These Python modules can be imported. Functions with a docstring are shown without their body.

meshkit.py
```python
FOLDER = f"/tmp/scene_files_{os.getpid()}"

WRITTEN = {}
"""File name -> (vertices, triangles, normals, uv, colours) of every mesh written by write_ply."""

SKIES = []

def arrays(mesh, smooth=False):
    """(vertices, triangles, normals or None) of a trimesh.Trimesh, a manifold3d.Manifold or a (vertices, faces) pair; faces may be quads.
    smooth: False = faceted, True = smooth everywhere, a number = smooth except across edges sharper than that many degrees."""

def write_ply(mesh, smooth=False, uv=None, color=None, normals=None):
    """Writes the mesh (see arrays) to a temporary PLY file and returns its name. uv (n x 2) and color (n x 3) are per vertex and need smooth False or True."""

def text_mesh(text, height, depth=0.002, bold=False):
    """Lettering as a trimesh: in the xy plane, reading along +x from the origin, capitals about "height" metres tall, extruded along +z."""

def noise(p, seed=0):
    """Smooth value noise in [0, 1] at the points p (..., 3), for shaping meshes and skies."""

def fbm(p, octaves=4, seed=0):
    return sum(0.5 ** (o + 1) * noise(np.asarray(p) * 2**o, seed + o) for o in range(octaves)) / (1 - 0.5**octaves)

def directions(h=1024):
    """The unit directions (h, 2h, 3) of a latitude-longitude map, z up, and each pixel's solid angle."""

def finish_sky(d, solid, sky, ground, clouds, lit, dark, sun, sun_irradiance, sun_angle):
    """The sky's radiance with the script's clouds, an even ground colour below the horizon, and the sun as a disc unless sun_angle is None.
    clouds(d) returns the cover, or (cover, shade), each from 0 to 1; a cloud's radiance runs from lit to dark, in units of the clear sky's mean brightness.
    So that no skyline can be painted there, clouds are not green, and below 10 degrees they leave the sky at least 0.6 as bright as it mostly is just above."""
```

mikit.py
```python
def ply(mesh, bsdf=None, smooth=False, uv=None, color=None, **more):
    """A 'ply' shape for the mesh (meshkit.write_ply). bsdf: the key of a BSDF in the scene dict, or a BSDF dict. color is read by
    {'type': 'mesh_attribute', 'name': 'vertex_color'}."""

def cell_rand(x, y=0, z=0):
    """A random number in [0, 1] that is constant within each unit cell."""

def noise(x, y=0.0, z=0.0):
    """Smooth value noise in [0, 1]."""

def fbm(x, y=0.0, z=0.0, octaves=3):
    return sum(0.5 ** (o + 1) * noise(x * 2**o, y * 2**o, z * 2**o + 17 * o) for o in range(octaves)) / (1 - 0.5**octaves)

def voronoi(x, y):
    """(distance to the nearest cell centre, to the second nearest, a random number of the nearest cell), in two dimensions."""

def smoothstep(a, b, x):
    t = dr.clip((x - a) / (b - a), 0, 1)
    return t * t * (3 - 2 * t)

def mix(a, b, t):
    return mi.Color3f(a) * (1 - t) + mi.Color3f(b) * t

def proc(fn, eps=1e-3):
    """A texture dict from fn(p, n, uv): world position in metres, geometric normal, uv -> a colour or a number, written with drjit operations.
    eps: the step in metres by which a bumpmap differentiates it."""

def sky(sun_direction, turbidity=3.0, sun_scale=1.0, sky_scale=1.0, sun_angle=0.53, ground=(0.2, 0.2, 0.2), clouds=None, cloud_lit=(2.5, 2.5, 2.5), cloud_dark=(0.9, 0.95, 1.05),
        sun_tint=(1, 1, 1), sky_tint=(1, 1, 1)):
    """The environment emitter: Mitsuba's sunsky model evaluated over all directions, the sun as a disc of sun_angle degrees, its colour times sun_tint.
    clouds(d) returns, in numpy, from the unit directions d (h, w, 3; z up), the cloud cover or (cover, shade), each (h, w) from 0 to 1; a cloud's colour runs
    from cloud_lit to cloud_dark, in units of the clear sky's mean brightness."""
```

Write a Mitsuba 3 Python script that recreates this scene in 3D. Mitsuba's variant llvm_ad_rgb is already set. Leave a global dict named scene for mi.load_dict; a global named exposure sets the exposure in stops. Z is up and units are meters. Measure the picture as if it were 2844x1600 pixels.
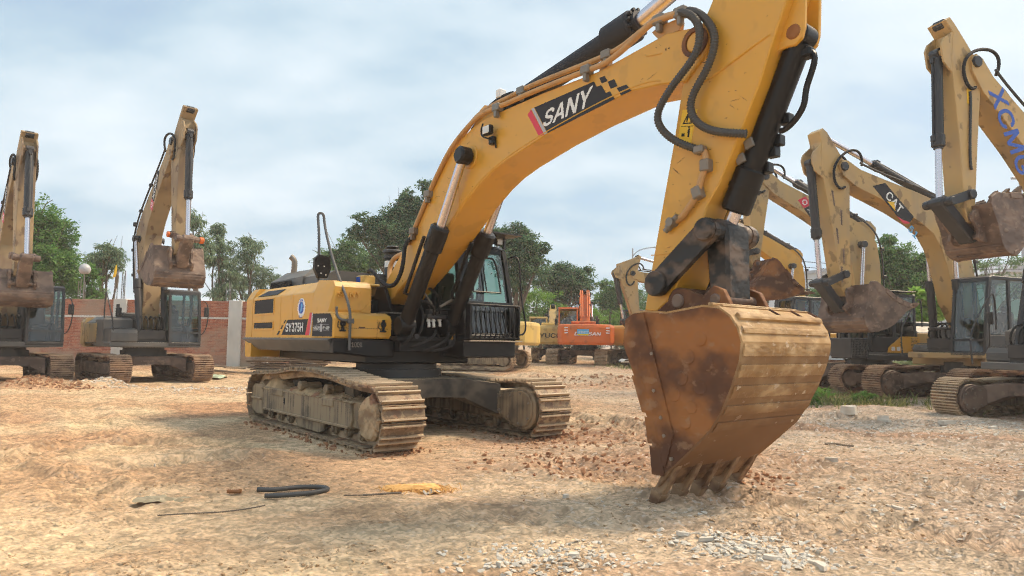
import math, numpy as np, trimesh, drjit as dr, mitsuba as mi, mikit, meshkit
import manifold3d as m3
from shapely.geometry import Polygon, box as sbox
from mikit import proc, noise, fbm, smoothstep, mix, voronoi
T4 = mi.ScalarTransform4f
scene, labels = {}, {}

# ------------------------------------------------------------------ camera, sky, exposure
HC, PITCH, ROLL = 1.43, math.radians(4.54), math.radians(0.86)
_t = np.array([0, math.cos(PITCH), math.sin(PITCH)])
_u = np.array([0, -math.sin(PITCH), math.cos(PITCH)])
_r = np.cross(_t, _u)
_up = _u * math.cos(ROLL) - _r * math.sin(ROLL)
scene['camera'] = {'type': 'perspective', 'fov': math.degrees(2 * math.atan(1422 / 1939)), 'fov_axis': 'x', 'near_clip': 0.1, 'far_clip': 3000.0,
                   'to_world': T4().look_at(origin=[0, 0, HC], target=[float(_t[0]), HC * 0 + float(_t[1]), HC + float(_t[2])], up=[float(x) for x in _up])}
exposure = 2.25
SUN = (0.86, 0.30, 1.15)


def cloud_cover(d):
    el = np.maximum(d[..., 2], 0.0)
    k = 1.0 / (el + 0.34)
    p = np.stack([d[..., 0] * k * 1.25, d[..., 1] * k * 1.25, np.zeros_like(el)], -1)
    a = meshkit.fbm(p * [1.5, 2.2, 1] + 7.3, 5, 3)
    b = meshkit.fbm(p * [3.4, 6.0, 1] + 1.7, 5, 9)
    c = 0.62 * a + 0.38 * b
    cover = np.clip((c - 0.26) / 0.24, 0, 1)
    cover = cover * cover * (3 - 2 * cover)
    cover = 0.55 + 0.45 * cover
    shade = np.clip((0.64 - c) / 0.28, 0, 1) * 0.85
    s = np.array(SUN) / np.linalg.norm(SUN)
    glow = np.clip((d @ s - 0.35) / 0.65, 0, 1) ** 1.5
    return cover, np.clip(shade * (1 - 0.85 * glow) + 0.34 * (1 - glow), 0, 1)


scene['sky'] = mikit.sky(SUN, turbidity=4, sun_scale=0.66, sky_scale=1.0, sun_angle=14.0, ground=(0.3, 0.22, 0.15), clouds=cloud_cover,
                         cloud_lit=(2.02, 2.17, 2.28), cloud_dark=(1.12, 1.46, 1.70), sun_tint=(1.0, 0.955, 0.88))

# ------------------------------------------------------------------ naming
used = {}


def key(name, parent=None):
    k = name if parent is None else parent + '__' + name
    n = used.get(k, 0)
    used[k] = n + 1
    return k if n == 0 else f'{k}_{n:03d}'


def thing(name, label, cat, group=None):
    k = key(name)
    labels[k] = {'label': label, 'category': cat}
    if group:
        labels[k]['group'] = group
    return k


def put(k, mesh, mat, M=None, smooth=False, **kw):
    d = mikit.ply(mesh, mat, smooth, **kw) if not isinstance(mesh, dict) else dict(mesh, bsdf={'type': 'ref', 'id': mat})
    if M is not None:
        d['to_world'] = T4(np.asarray(M, float).tolist())
    scene[k] = d
    return k


def structure(name, mesh, mat, smooth=False, kind='structure', label=None, cat=None, **kw):
    k = put(key(name), mesh, mat, None, smooth, **kw)
    labels[k] = {'kind': kind}
    if label:
        labels[k].update(label=label, category=cat)
    return k


# ------------------------------------------------------------------ mesh helpers
def cat_(*ms):
    ms = [m for m in ms if m is not None]
    vs, fs, n = [], [], 0
    for m in ms:
        v, f = (np.asarray(m.vertices), np.asarray(m.faces)) if hasattr(m, 'vertices') else m
        vs.append(v); fs.append(f + n); n += len(v)
    return trimesh.Trimesh(np.vstack(vs), np.vstack(fs), process=False)


def hullp(pts):
    return trimesh.convex.convex_hull(np.asarray(pts, float))


def bx(x0, x1, y0, y1, z0, z1, c=0.012):
    c = min(c, 0.45 * min(x1 - x0, y1 - y0, z1 - z0))
    P = []
    for x, sx in ((x0, 1), (x1, -1)):
        for y, sy in ((y0, 1), (y1, -1)):
            for z, sz in ((z0, 1), (z1, -1)):
                P += [(x + sx * c, y + sy * c, z), (x + sx * c, y, z + sz * c), (x, y + sy * c, z + sz * c)]
    return hullp(P) if c > 0 else trimesh.creation.box(bounds=[(x0, y0, z0), (x1, y1, z1)])


def prism(poly, y0, y1, c=0.0):
    """polygon of (x, z) extruded along y, with a small chamfer c on the two end faces"""
    g = poly if isinstance(poly, Polygon) else Polygon(poly)
    g = g.buffer(0)
    if c <= 0:
        m = trimesh.creation.extrude_polygon(g, y1 - y0, engine='earcut')
        v = np.array(m.vertices)
        return trimesh.Trimesh(np.stack([v[:, 0], y1 - v[:, 2], v[:, 1]], 1), np.array(m.faces), process=False)
    core = prism(g, y0 + c, y1 - c)
    cr = m3.CrossSection([np.array(g.exterior.coords)[:-1]] + [np.array(i.coords)[:-1] for i in g.interiors], m3.FillRule.EvenOdd)
    inner = g.buffer(-c, join_style=2)
    caps = []
    if inner.geom_type == 'Polygon' and len(inner.exterior.coords) == len(g.exterior.coords) and not g.interiors:
        a = np.array(g.exterior.coords)[:-1]
        b = np.array(inner.exterior.coords)[:-1]
        if Polygon(a).exterior.is_ccw != Polygon(b).exterior.is_ccw:
            b = b[::-1]
        i0 = np.argmin(((b - a[0]) ** 2).sum(1))
        b = np.roll(b, -i0, axis=0)
        n = len(a)
        V, Fc = [], []
        def P3(q, y):
            return np.stack([q[:, 0], np.full(len(q), y), q[:, 1]], 1)
        rings = [P3(b, y0), P3(a, y0 + c), P3(a, y1 - c), P3(b, y1)]
        V = np.vstack(rings)
        for k in range(3):
            for i in range(n):
                j = (i + 1) % n
                p, q, r, s = k * n + i, k * n + j, (k + 1) * n + j, (k + 1) * n + i
                Fc += [(p, q, r), (p, r, s)]
        tv, tf = trimesh.creation.triangulate_polygon(Polygon(b), engine='earcut')
        tv3 = np.asarray(tv)
        for y in (y0, y1):
            o = len(V)
            V = np.vstack([V, P3(tv3, y)])
            Fc += [tuple(o + t) if y == y0 else tuple(o + t[::-1]) for t in np.asarray(tf)]
        return trimesh.Trimesh(V, np.array(Fc), process=False)
    return prism(g, y0, y1)


def prism_x(poly, x0, x1, c=0.0):
    """polygon of (y, z) extruded along x"""
    m = prism(poly, x0, x1, c)
    v = np.array(m.vertices)
    return trimesh.Trimesh(np.stack([v[:, 1], v[:, 0], v[:, 2]], 1), np.array(m.faces)[:, ::-1], process=False)


def smoothline(p, n=None, closed=False):
    from scipy.interpolate import CubicSpline
    p = np.asarray(p, float)
    d = np.r_[0, np.cumsum(np.linalg.norm(np.diff(p, axis=0), axis=1) ** 0.5)]
    n = n or 6 * len(p)
    return CubicSpline(d, p, axis=0)(np.linspace(0, d[-1], n))


def tube(p, r, sides=8, caps=True):
    p = np.asarray(p, float)
    n = len(p)
    r = np.broadcast_to(np.asarray(r, float), (n,))
    t = np.gradient(p, axis=0)
    t /= np.linalg.norm(t, axis=1, keepdims=True) + 1e-12
    a = np.cross(t[0], [0, 0, 1.0] if abs(t[0][2]) < 0.9 else [1.0, 0, 0])
    A = []
    for i in range(n):
        a = a - t[i] * (a @ t[i])
        a = a / (np.linalg.norm(a) + 1e-12)
        A.append(a)
    A = np.array(A)
    B = np.cross(t, A)
    ang = np.arange(sides) * 2 * np.pi / sides
    v = p[:, None] + r[:, None, None] * (np.cos(ang)[None, :, None] * A[:, None] + np.sin(ang)[None, :, None] * B[:, None])
    i, j = np.meshgrid(np.arange(n - 1), np.arange(sides), indexing='ij')
    k = (j + 1) % sides
    q = np.stack([i * sides + j, i * sides + k, (i + 1) * sides + k, (i + 1) * sides + j], -1).reshape(-1, 4)
    f = np.vstack([q[:, [0, 1, 2]], q[:, [0, 2, 3]]])
    v = v.reshape(-1, 3)
    if caps:
        o = len(v)
        v = np.vstack([v, p[:1], p[-1:]])
        jj = np.arange(sides)
        f = np.vstack([f, np.stack([jj * 0 + o, (jj + 1) % sides, jj], 1), np.stack([jj * 0 + o + 1, (n - 1) * sides + jj, (n - 1) * sides + (jj + 1) % sides], 1)])
    return trimesh.Trimesh(v, f, process=False)


def cyl(p0, p1, r, sides=20, c=0.0, r1=None):
    p0, p1 = np.array(p0, float), np.array(p1, float)
    r1 = r if r1 is None else r1
    L = np.linalg.norm(p1 - p0)
    u = (p1 - p0) / L
    if c > 0:
        return tube([p0, p0 + u * 1e-4, p0 + u * c, p1 - u * c, p1 - u * 1e-4, p1], [r - c, r - c, r, r1, r1 - c, r1 - c], sides)
    return tube([p0, p1], [r, r1], sides)


def ycyl(x, z, y0, y1, r, sides=20, c=0.012):
    return cyl((x, y0, z), (x, y1, z), r, sides, c)


def ribbed(p, r, pitch=0.028, amp=0.1, sides=9):
    p = smoothline(p, 160)
    s = np.r_[0, np.cumsum(np.linalg.norm(np.diff(p, axis=0), axis=1))]
    n = int(s[-1] / pitch * 4)
    q = np.stack([np.interp(np.linspace(0, s[-1], n), s, p[:, k]) for k in range(3)], 1)
    w = np.array([0, 1, 1, 0])[np.arange(n) % 4]
    return tube(q, r * (1 - amp + 2 * amp * w), sides)


def xf(mesh, M):
    v = np.asarray(mesh.vertices)
    M = np.asarray(M)
    f = np.asarray(mesh.faces)
    if np.linalg.det(M[:3, :3]) < 0:
        f = f[:, ::-1]
    return trimesh.Trimesh(v @ M[:3, :3].T + M[:3, 3], f, process=False)


def frame(o, u, v):
    """matrix that carries (x, y, z) to o + x u + y v + z (u x v)"""
    M = np.eye(4)
    M[:3, 0], M[:3, 1], M[:3, 2], M[:3, 3] = u, v, np.cross(u, v), o
    return M


def place(x, y, yaw, z=0.0, pitch=0.0):
    c, s = math.cos(yaw), math.sin(yaw)
    M = np.eye(4)
    M[:2, :2] = [[c, -s], [s, c]]
    M[:3, 3] = x, y, z
    if pitch:
        R = np.eye(4); cp_, sp_ = math.cos(pitch), math.sin(pitch)
        R[0, 0], R[0, 2], R[2, 0], R[2, 2] = cp_, sp_, -sp_, cp_
        M = M @ R
    return M


_txt = {}


def text(s, w, h, depth=0.003, bold=True, slant=0.0):
    """lettering fitted to a box w x h with its lower left corner at the origin"""
    k = (s, bold)
    if k not in _txt:
        m = meshkit.text_mesh(s, 1.0, 1.0, bold)
        v = np.array(m.vertices)
        v[:, :2] -= v[:, :2].min(0)
        _txt[k] = (v, np.array(m.faces), v[:, :2].max(0))
    v, f, mx = _txt[k]
    v = v.copy()
    v[:, 0] *= (w - abs(slant) * h) / mx[0]
    v[:, 1] *= h / mx[1]
    v[:, 2] = (v[:, 2] > 0.5) * depth
    v[:, 0] += slant * v[:, 1]
    return trimesh.Trimesh(v, f, process=False)


def flat(poly, depth=0.003):
    return trimesh.creation.extrude_polygon(Polygon(poly).buffer(0), depth, engine='earcut')


GLYPH = {'zhong': '1 6 9 6|1 2 9 2|1 2 1 6|9 2 9 6|5 0 5 9', 'guo': '1 0 9 0|1 9 9 9|1 0 1 9|9 0 9 9|3 7 7 7|3 5 7 5|3 2 7 2|5 2 5 7', 'pin': '3 9 7 9|3 6 7 6|3 6 3 9|7 6 7 9|0 4 4 4|0 0 4 0|0 0 0 4|4 0 4 4|6 4 10 4|6 0 10 0|6 0 6 4|10 0 10 4',
         'pai': '1 9 1 0|4 9 4 4|1 6 4 6|6 8 10 8|6 5 10 5|6 8 6 5|10 8 10 5|5 3 10 3|8 5 8 0', 'di': '1 9 4 9|6 9 9 9|1 7 9 7|1 5 9 5|9 7 9 5|1 3 9 3|5 8 5 0|1 5 1 3', 'yi': '0 5 10 5',
         'zhu': '1 8 2 7|0 5 1 4|0 1 2 3|4 8 9 8|4 5 9 5|3 1 10 1|6 8 6 1', 'yii': '2 9 8 9|0 8 10 8|2 6 8 6|2 4 8 4|2 4 2 6|8 4 8 6|1 2 1 0|3 3 4 0|4 0 8 0|9 3 9 1', 'an': '5 10 5 9|1 8 9 8|0 5 10 5|4 7 2 2|2 2 9 0|8 5 2 0', 'quan': '5 10 0 6|5 10 10 6|3 5 7 5|2 3 8 3|0 0 10 0|5 5 5 0'}


def glyph(name, s, w=0.9, depth=0.003):
    ms = []
    for st in GLYPH[name].split('|'):
        a = np.array([float(q) for q in st.split()]).reshape(2, 2) * s / 10
        d = a[1] - a[0]
        L = np.linalg.norm(d)
        n = np.array([-d[1], d[0]]) / L * w * s / 20
        e = d / L * w * s / 20
        ms.append(flat([a[0] - e - n, a[1] + e - n, a[1] + e + n, a[0] - e + n], depth))
    return cat_(*ms)


def wr(names, s, gap=1.15):
    return cat_(*[xf(glyph(n, s), frame((i * s * gap, 0, 0), (1, 0, 0), (0, 1, 0))) for i, n in enumerate(names)])

# ------------------------------------------------------------------ materials
def mat(name, d, two=True):
    scene[name] = {'type': 'twosided', 'bsdf': d} if two else d
    return name


def principled(col, rough=0.5, **kw):
    c = col if isinstance(col, dict) else {'type': 'rgb', 'value': list(col)}
    return {'type': 'principled', 'base_color': c, 'roughness': rough, **kw}


def bump(tex, scale, b):
    return {'type': 'bumpmap', 'arbitrary': tex, 'scale': scale, 'bsdf': b}


def paint(base, dust, top=0.55, low=0.35, spots=0.0, amount=0.3):
    """paint with dust lying on what faces up, streaks and splashes of mud"""
    def fn(p, n, uv):
        a = fbm(p.x * 1.7, p.y * 1.7, p.z * 1.1, 3)
        s = noise(p.x * 14, p.y * 14, p.z * 1.4)
        up = smoothstep(0.25, 0.95, n.z)
        w = amount * smoothstep(0.35, 0.75, a) * (0.6 + 0.6 * s) + top * up * (0.5 + 0.6 * a) + low * smoothstep(1.6, 0.7, p.z)
        c = mix(base, dust, dr.clip(w, 0, 0.92))
        if spots:
            q = fbm(p.x * 5 + 3, p.y * 5, p.z * 3.2, 4)
            c = mix(c, (0.10, 0.055, 0.03), dr.clip(spots * smoothstep(0.60, 0.70, q), 0, 0.9))
        return c
    return proc(fn)


YEL = (0.63, 0.325, 0.036)
DUST = (0.36, 0.25, 0.15)
mat('yellow_paint', principled(paint(YEL, (0.47, 0.32, 0.14), 0.3, 0.0, 0.10, 0.22), 0.38, clearcoat=0.25, clearcoat_gloss=0.8))
mat('old_yellow', principled(paint((0.51, 0.335, 0.13), (0.34, 0.26, 0.17), 0.5, 0.3, 0.5, 0.6), 0.55))
mat('muddy_yellow', principled(paint((0.36, 0.26, 0.14), (0.19, 0.13, 0.085), 0.5, 0.3, 0.7, 1.0), 0.65))
mat('orange_paint', principled(paint((0.66, 0.14, 0.02), (0.34, 0.13, 0.05), 0.4, 0.55, 0.3, 0.5), 0.5))
mat('pale_yellow', principled(paint((0.62, 0.43, 0.12), (0.38, 0.27, 0.14), 0.4, 0.5, 0.3, 0.5), 0.55))
mat('dark_paint', principled(paint((0.026, 0.027, 0.031), (0.13, 0.11, 0.09), 0.4, 0.16, 0.0, 0.14), 0.45))
mat('grey_paint', principled(paint((0.085, 0.088, 0.092), (0.22, 0.19, 0.15), 0.4, 0.2, 0.0, 0.25), 0.5))
mat('black_paint', principled(paint((0.008, 0.008, 0.009), (0.06, 0.052, 0.045), 0.2, 0.05, 0.0, 0.06), 0.4, specular=0.35))
mat('rubber', principled((0.022, 0.022, 0.023), 0.65, specular=0.25))
mat('hose_grey', principled((0.065, 0.064, 0.062), 0.5))
mat('chrome', {'type': 'roughconductor', 'material': 'Cr', 'alpha': 0.12})
mat('steel', principled(paint((0.22, 0.21, 0.19), (0.26, 0.19, 0.13), 0.3, 0.2, 0.4, 0.5), 0.5, metallic=0.4))
mat('copper_pipe', principled(paint((0.50, 0.27, 0.09), (0.42, 0.27, 0.15), 0.4, 0.0, 0.2, 0.4), 0.5))
mat('white_paint', principled((0.74, 0.74, 0.72), 0.45))
mat('ink_black', principled((0.018, 0.018, 0.02), 0.6, specular=0.2))
mat('decal_dark', principled((0.036, 0.037, 0.043), 0.6, specular=0.2))
mat('decal_red', principled((0.62, 0.035, 0.06), 0.4))
mat('decal_blue', principled((0.025, 0.085, 0.42), 0.4))
mat('sticker_blue', principled((0.10, 0.38, 0.68), 0.5))
mat('sticker_yellow', principled((0.80, 0.50, 0.03), 0.5))
mat('silver', principled((0.42, 0.42, 0.44), 0.4))
mat('bark', bump(proc(lambda p, n, uv: fbm(p.x * 9, p.y * 9, p.z * 2, 3), 0.01), 0.05, principled((0.16, 0.125, 0.095), 0.9)))
scene['glass'] = {'type': 'thindielectric', 'int_ior': 1.5, 'specular_transmittance': {'type': 'rgb', 'value': [0.40, 0.56, 0.51]}}
scene['dark_glass'] = {'type': 'thindielectric', 'int_ior': 1.5, 'specular_transmittance': {'type': 'rgb', 'value': [0.20, 0.26, 0.28]}}
mat('lens', principled((0.6, 0.62, 0.6), 0.15, specular=0.8))
mat('seat_fabric', principled((0.03, 0.03, 0.033), 0.8))


def rust_col(p, n, uv):
    a = fbm(p.x * 2.6, p.y * 2.6, p.z * 2.6, 5)
    b = fbm(p.x * 9 + 5, p.y * 9, p.z * 9, 4)
    s = noise(p.x * 30, p.y * 30, p.z * 4)
    c = mix((0.095, 0.038, 0.018), (0.30, 0.12, 0.034), smoothstep(0.40, 0.70, a))
    c = mix(c, (0.30, 0.18, 0.10), 0.55 * smoothstep(0.60, 0.74, b))
    c = mix(c, (0.06, 0.028, 0.018), 0.5 * smoothstep(0.55, 0.75, fbm(p.x * 5, p.y * 5 + 9, p.z * 2, 3)) * (0.4 + 0.6 * s))
    return c


mat('rust', bump(proc(lambda p, n, uv: fbm(p.x * 14, p.y * 14, p.z * 14, 4), 0.004), 0.022, principled(proc(rust_col), 0.7)))


def shell_col(p, n, uv):
    a = fbm(p.x * 3, p.y * 3, p.z * 3, 4)
    st = fbm(p.x * 7 + 2, p.y * 7, p.z * 15, 3)
    b = fbm(p.x * 11, p.y * 11 + 4, p.z * 11, 4)
    c = mix((0.36, 0.215, 0.088), (0.49, 0.34, 0.18), smoothstep(0.4, 0.62, a))
    c = mix(c, (0.24, 0.135, 0.055), 0.55 * smoothstep(0.46, 0.66, st))
    sc = noise(p.x * 60 + 40 * p.y, 60 * p.y - 40 * p.x, p.z * 5)
    c = mix(c, (0.50, 0.38, 0.24), 0.30 * smoothstep(0.72, 0.86, sc))
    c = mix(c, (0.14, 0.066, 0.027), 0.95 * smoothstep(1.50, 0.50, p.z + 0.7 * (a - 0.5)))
    return mix(c, (0.58, 0.48, 0.36), 0.55 * smoothstep(0.69, 0.76, b))


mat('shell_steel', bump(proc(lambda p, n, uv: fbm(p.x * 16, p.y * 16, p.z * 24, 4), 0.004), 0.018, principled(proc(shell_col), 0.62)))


def mud_col(p, n, uv):
    a = fbm(p.x * 6, p.y * 6, p.z * 6, 4)
    b = fbm(p.x * 1.3 + 4, p.y * 1.3, p.z * 1.3, 2)
    c = mix((0.235, 0.160, 0.095), (0.45, 0.33, 0.20), smoothstep(0.36, 0.62, a))
    c = mix(c, (0.40, 0.30, 0.165), 0.5 * smoothstep(0.4, 0.6, b))
    return mix(c, (0.25, 0.105, 0.06), 0.75 * smoothstep(0.60, 0.72, fbm(p.x * 4, p.y * 4 + 8, p.z * 4, 4)))


mat('dry_mud', bump(proc(lambda p, n, uv: fbm(p.x * 17, p.y * 17, p.z * 17, 4), 0.004), 0.045, principled(proc(mud_col), 0.9)))


def track_col(p, n, uv):
    a = fbm(p.x * 4, p.y * 4, p.z * 4, 4)
    b = fbm(p.x * 13, p.y * 13 + 3, p.z * 13, 3)
    c = mix((0.17, 0.115, 0.075), (0.46, 0.345, 0.215), smoothstep(0.33, 0.62, a))
    return mix(c, (0.26, 0.12, 0.065), 0.6 * smoothstep(0.58, 0.7, b))


mat('track_steel', bump(proc(lambda p, n, uv: fbm(p.x * 20, p.y * 20, p.z * 20, 3), 0.004), 0.02, principled(proc(track_col), 0.7)))


def redtrack_col(p, n, uv):
    a = fbm(p.x * 4, p.y * 4, p.z * 4, 4)
    c = mix((0.10, 0.055, 0.035), (0.34, 0.215, 0.13), smoothstep(0.36, 0.66, a))
    return mix(c, (0.22, 0.085, 0.045), 0.7 * smoothstep(0.5, 0.7, fbm(p.x * 9, p.y * 9, p.z * 9, 3)))


mat('red_mud_steel', bump(proc(lambda p, n, uv: fbm(p.x * 13, p.y * 13, p.z * 13, 3), 0.004), 0.03, principled(proc(redtrack_col), 0.75)))


def frame_col(p, n, uv):
    a = fbm(p.x * 3, p.y * 3, p.z * 3, 4)
    st = noise(p.x * 25, p.y * 25, p.z * 2.2)
    c = mix((0.095, 0.075, 0.052), (0.27, 0.205, 0.128), smoothstep(0.3, 0.62, a * 0.6 + st * 0.4))
    return mix(c, DUST, 0.6 * smoothstep(0.3, 0.9, n.z))


mat('frame_steel', principled(proc(frame_col), 0.7))


def brown_bucket(p, n, uv):
    a = fbm(p.x * 3, p.y * 3, p.z * 3, 4)
    c = mix((0.10, 0.066, 0.052), (0.20, 0.135, 0.10), smoothstep(0.35, 0.68, a))
    return mix(c, (0.32, 0.23, 0.16), 0.35 * smoothstep(0.6, 0.72, fbm(p.x * 10, p.y * 10, p.z * 10, 3)))


mat('brown_steel', bump(proc(lambda p, n, uv: fbm(p.x * 10, p.y * 10, p.z * 10, 3), 0.006), 0.03, principled(proc(brown_bucket), 0.6)))


def ground_col(p, n, uv):
    big = fbm(p.x * 0.16 + 2, p.y * 0.13, 0.3, 3)
    mid = fbm(p.x * 0.75, p.y * 0.95, 1.1, 4)
    fine = fbm(p.x * 9, p.y * 11, 2.2, 4)
    tan, orange, grey = (0.540, 0.392, 0.243), (0.450, 0.290, 0.168), (0.455, 0.357, 0.275)
    c = mix(tan, orange, smoothstep(0.42, 0.66, mid))
    right = smoothstep(0.25, 0.85, 0.10 * (p.x + 0.5 - 0.05 * p.y) + 1.3 * (big - 0.5) + 0.35)
    c = mix(c, grey, 0.72 * right)
    c = mix(c, (0.38, 0.20, 0.11), 0.6 * smoothstep(0.46, 0.64, fbm(p.x * 0.35 + 8, p.y * 0.6, 3.3, 3)) * smoothstep(6.5, 11, p.y))
    c = mix(c, (0.60, 0.48, 0.29), 0.35 * smoothstep(0.54, 0.68, fbm(p.x * 0.5, p.y * 0.7 + 20, 5.5, 3)) * smoothstep(3.0, -1.5, p.x))
    f2 = fbm(p.x * 36, p.y * 42, 6.2, 2)
    k = (0.80 + 0.40 * smoothstep(0.30, 0.68, fine)) * (0.82 + 0.36 * smoothstep(0.3, 0.7, f2))
    churn = dr.exp(-(dr.square(p.x - 1.7) / 3.2 + dr.square(p.y - 10.6) / 9.0))
    c = mix(c, (0.36, 0.20, 0.115), 0.75 * churn * smoothstep(0.3, 0.6, mid))
    c = mi.Color3f(c.x * k, c.y * k, c.z * k)
    return mix(c, (0.70, 0.64, 0.55), 0.75 * smoothstep(0.70, 0.76, fbm(p.x * 24, p.y * 30, 4, 2)) * (0.15 + 0.85 * right))


def ground_h(p, n, uv):
    return 0.5 * fbm(p.x * 19, p.y * 19, 0.5, 4) + 0.35 * fbm(p.x * 55, p.y * 55, 4.5, 2)


mat('dirt', bump(proc(ground_h, 0.004), 0.11, principled(proc(ground_col), 0.95)))
mat('stone_pale', principled(proc(lambda p, n, uv: mix((0.40, 0.35, 0.28), (0.66, 0.63, 0.56), fbm(p.x * 8, p.y * 8, p.z * 8, 3))), 0.9))
mat('stone_tan', principled(proc(lambda p, n, uv: mix((0.27, 0.16, 0.085), (0.55, 0.40, 0.25), noise(p.x * 11, p.y * 11, p.z * 11))), 0.95))
mat('stone_red', principled(proc(lambda p, n, uv: mix((0.22, 0.095, 0.05), (0.42, 0.23, 0.12), noise(p.x * 11, p.y * 11, p.z * 11))), 0.95))
mat('wood', principled(proc(lambda p, n, uv: mix((0.13, 0.095, 0.07), (0.33, 0.26, 0.20), fbm(p.x * 1.5, p.y * 30, p.z * 30, 3))), 0.8))
mat('concrete', principled(proc(lambda p, n, uv: mix((0.44, 0.44, 0.41), (0.68, 0.68, 0.64), fbm(p.x * 3, p.y * 3, p.z * 1.2, 4))), 0.9))


def brick_col(p, n, uv):
    row = dr.floor(p.z / 0.068)
    u = p.x / 0.235 + 0.5 * (row - 2 * dr.floor(row / 2))
    r = mikit.cell_rand(u, row, 3)
    fu, fz = u - dr.floor(u), p.z / 0.068 - row
    mortar = dr.maximum(smoothstep(0.95, 0.98, fu), smoothstep(0.82, 0.90, fz))
    c = mix((0.30, 0.085, 0.045), (0.46, 0.17, 0.095), r)
    c = mix(c, (0.38, 0.33, 0.28), 0.8 * mortar)
    return mix(c, (0.36, 0.28, 0.21), 0.7 * smoothstep(0.42, 0.66, fbm(p.x * 0.9, p.y, p.z * 0.8, 5)) + 0.5 * smoothstep(1.0, 0.2, p.z))


mat('brick', principled(proc(brick_col), 0.9))
mat('siding', principled(proc(lambda p, n, uv: mix((0.52, 0.54, 0.55), (0.62, 0.64, 0.65), noise(p.x * 3, p.y * 3, p.z * 0.4))), 0.6))
leafcol = {'type': 'mesh_attribute', 'name': 'vertex_color'}
scene['leaf'] = {'type': 'twosided', 'bsdf': {'type': 'principled', 'base_color': leafcol, 'roughness': 0.55, 'specular': 0.4}}
scene['leaf_thin'] = {'type': 'principledthin', 'base_color': leafcol, 'roughness': 0.5, 'diff_trans': 0.7, 'eta': 1.4}

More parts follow.
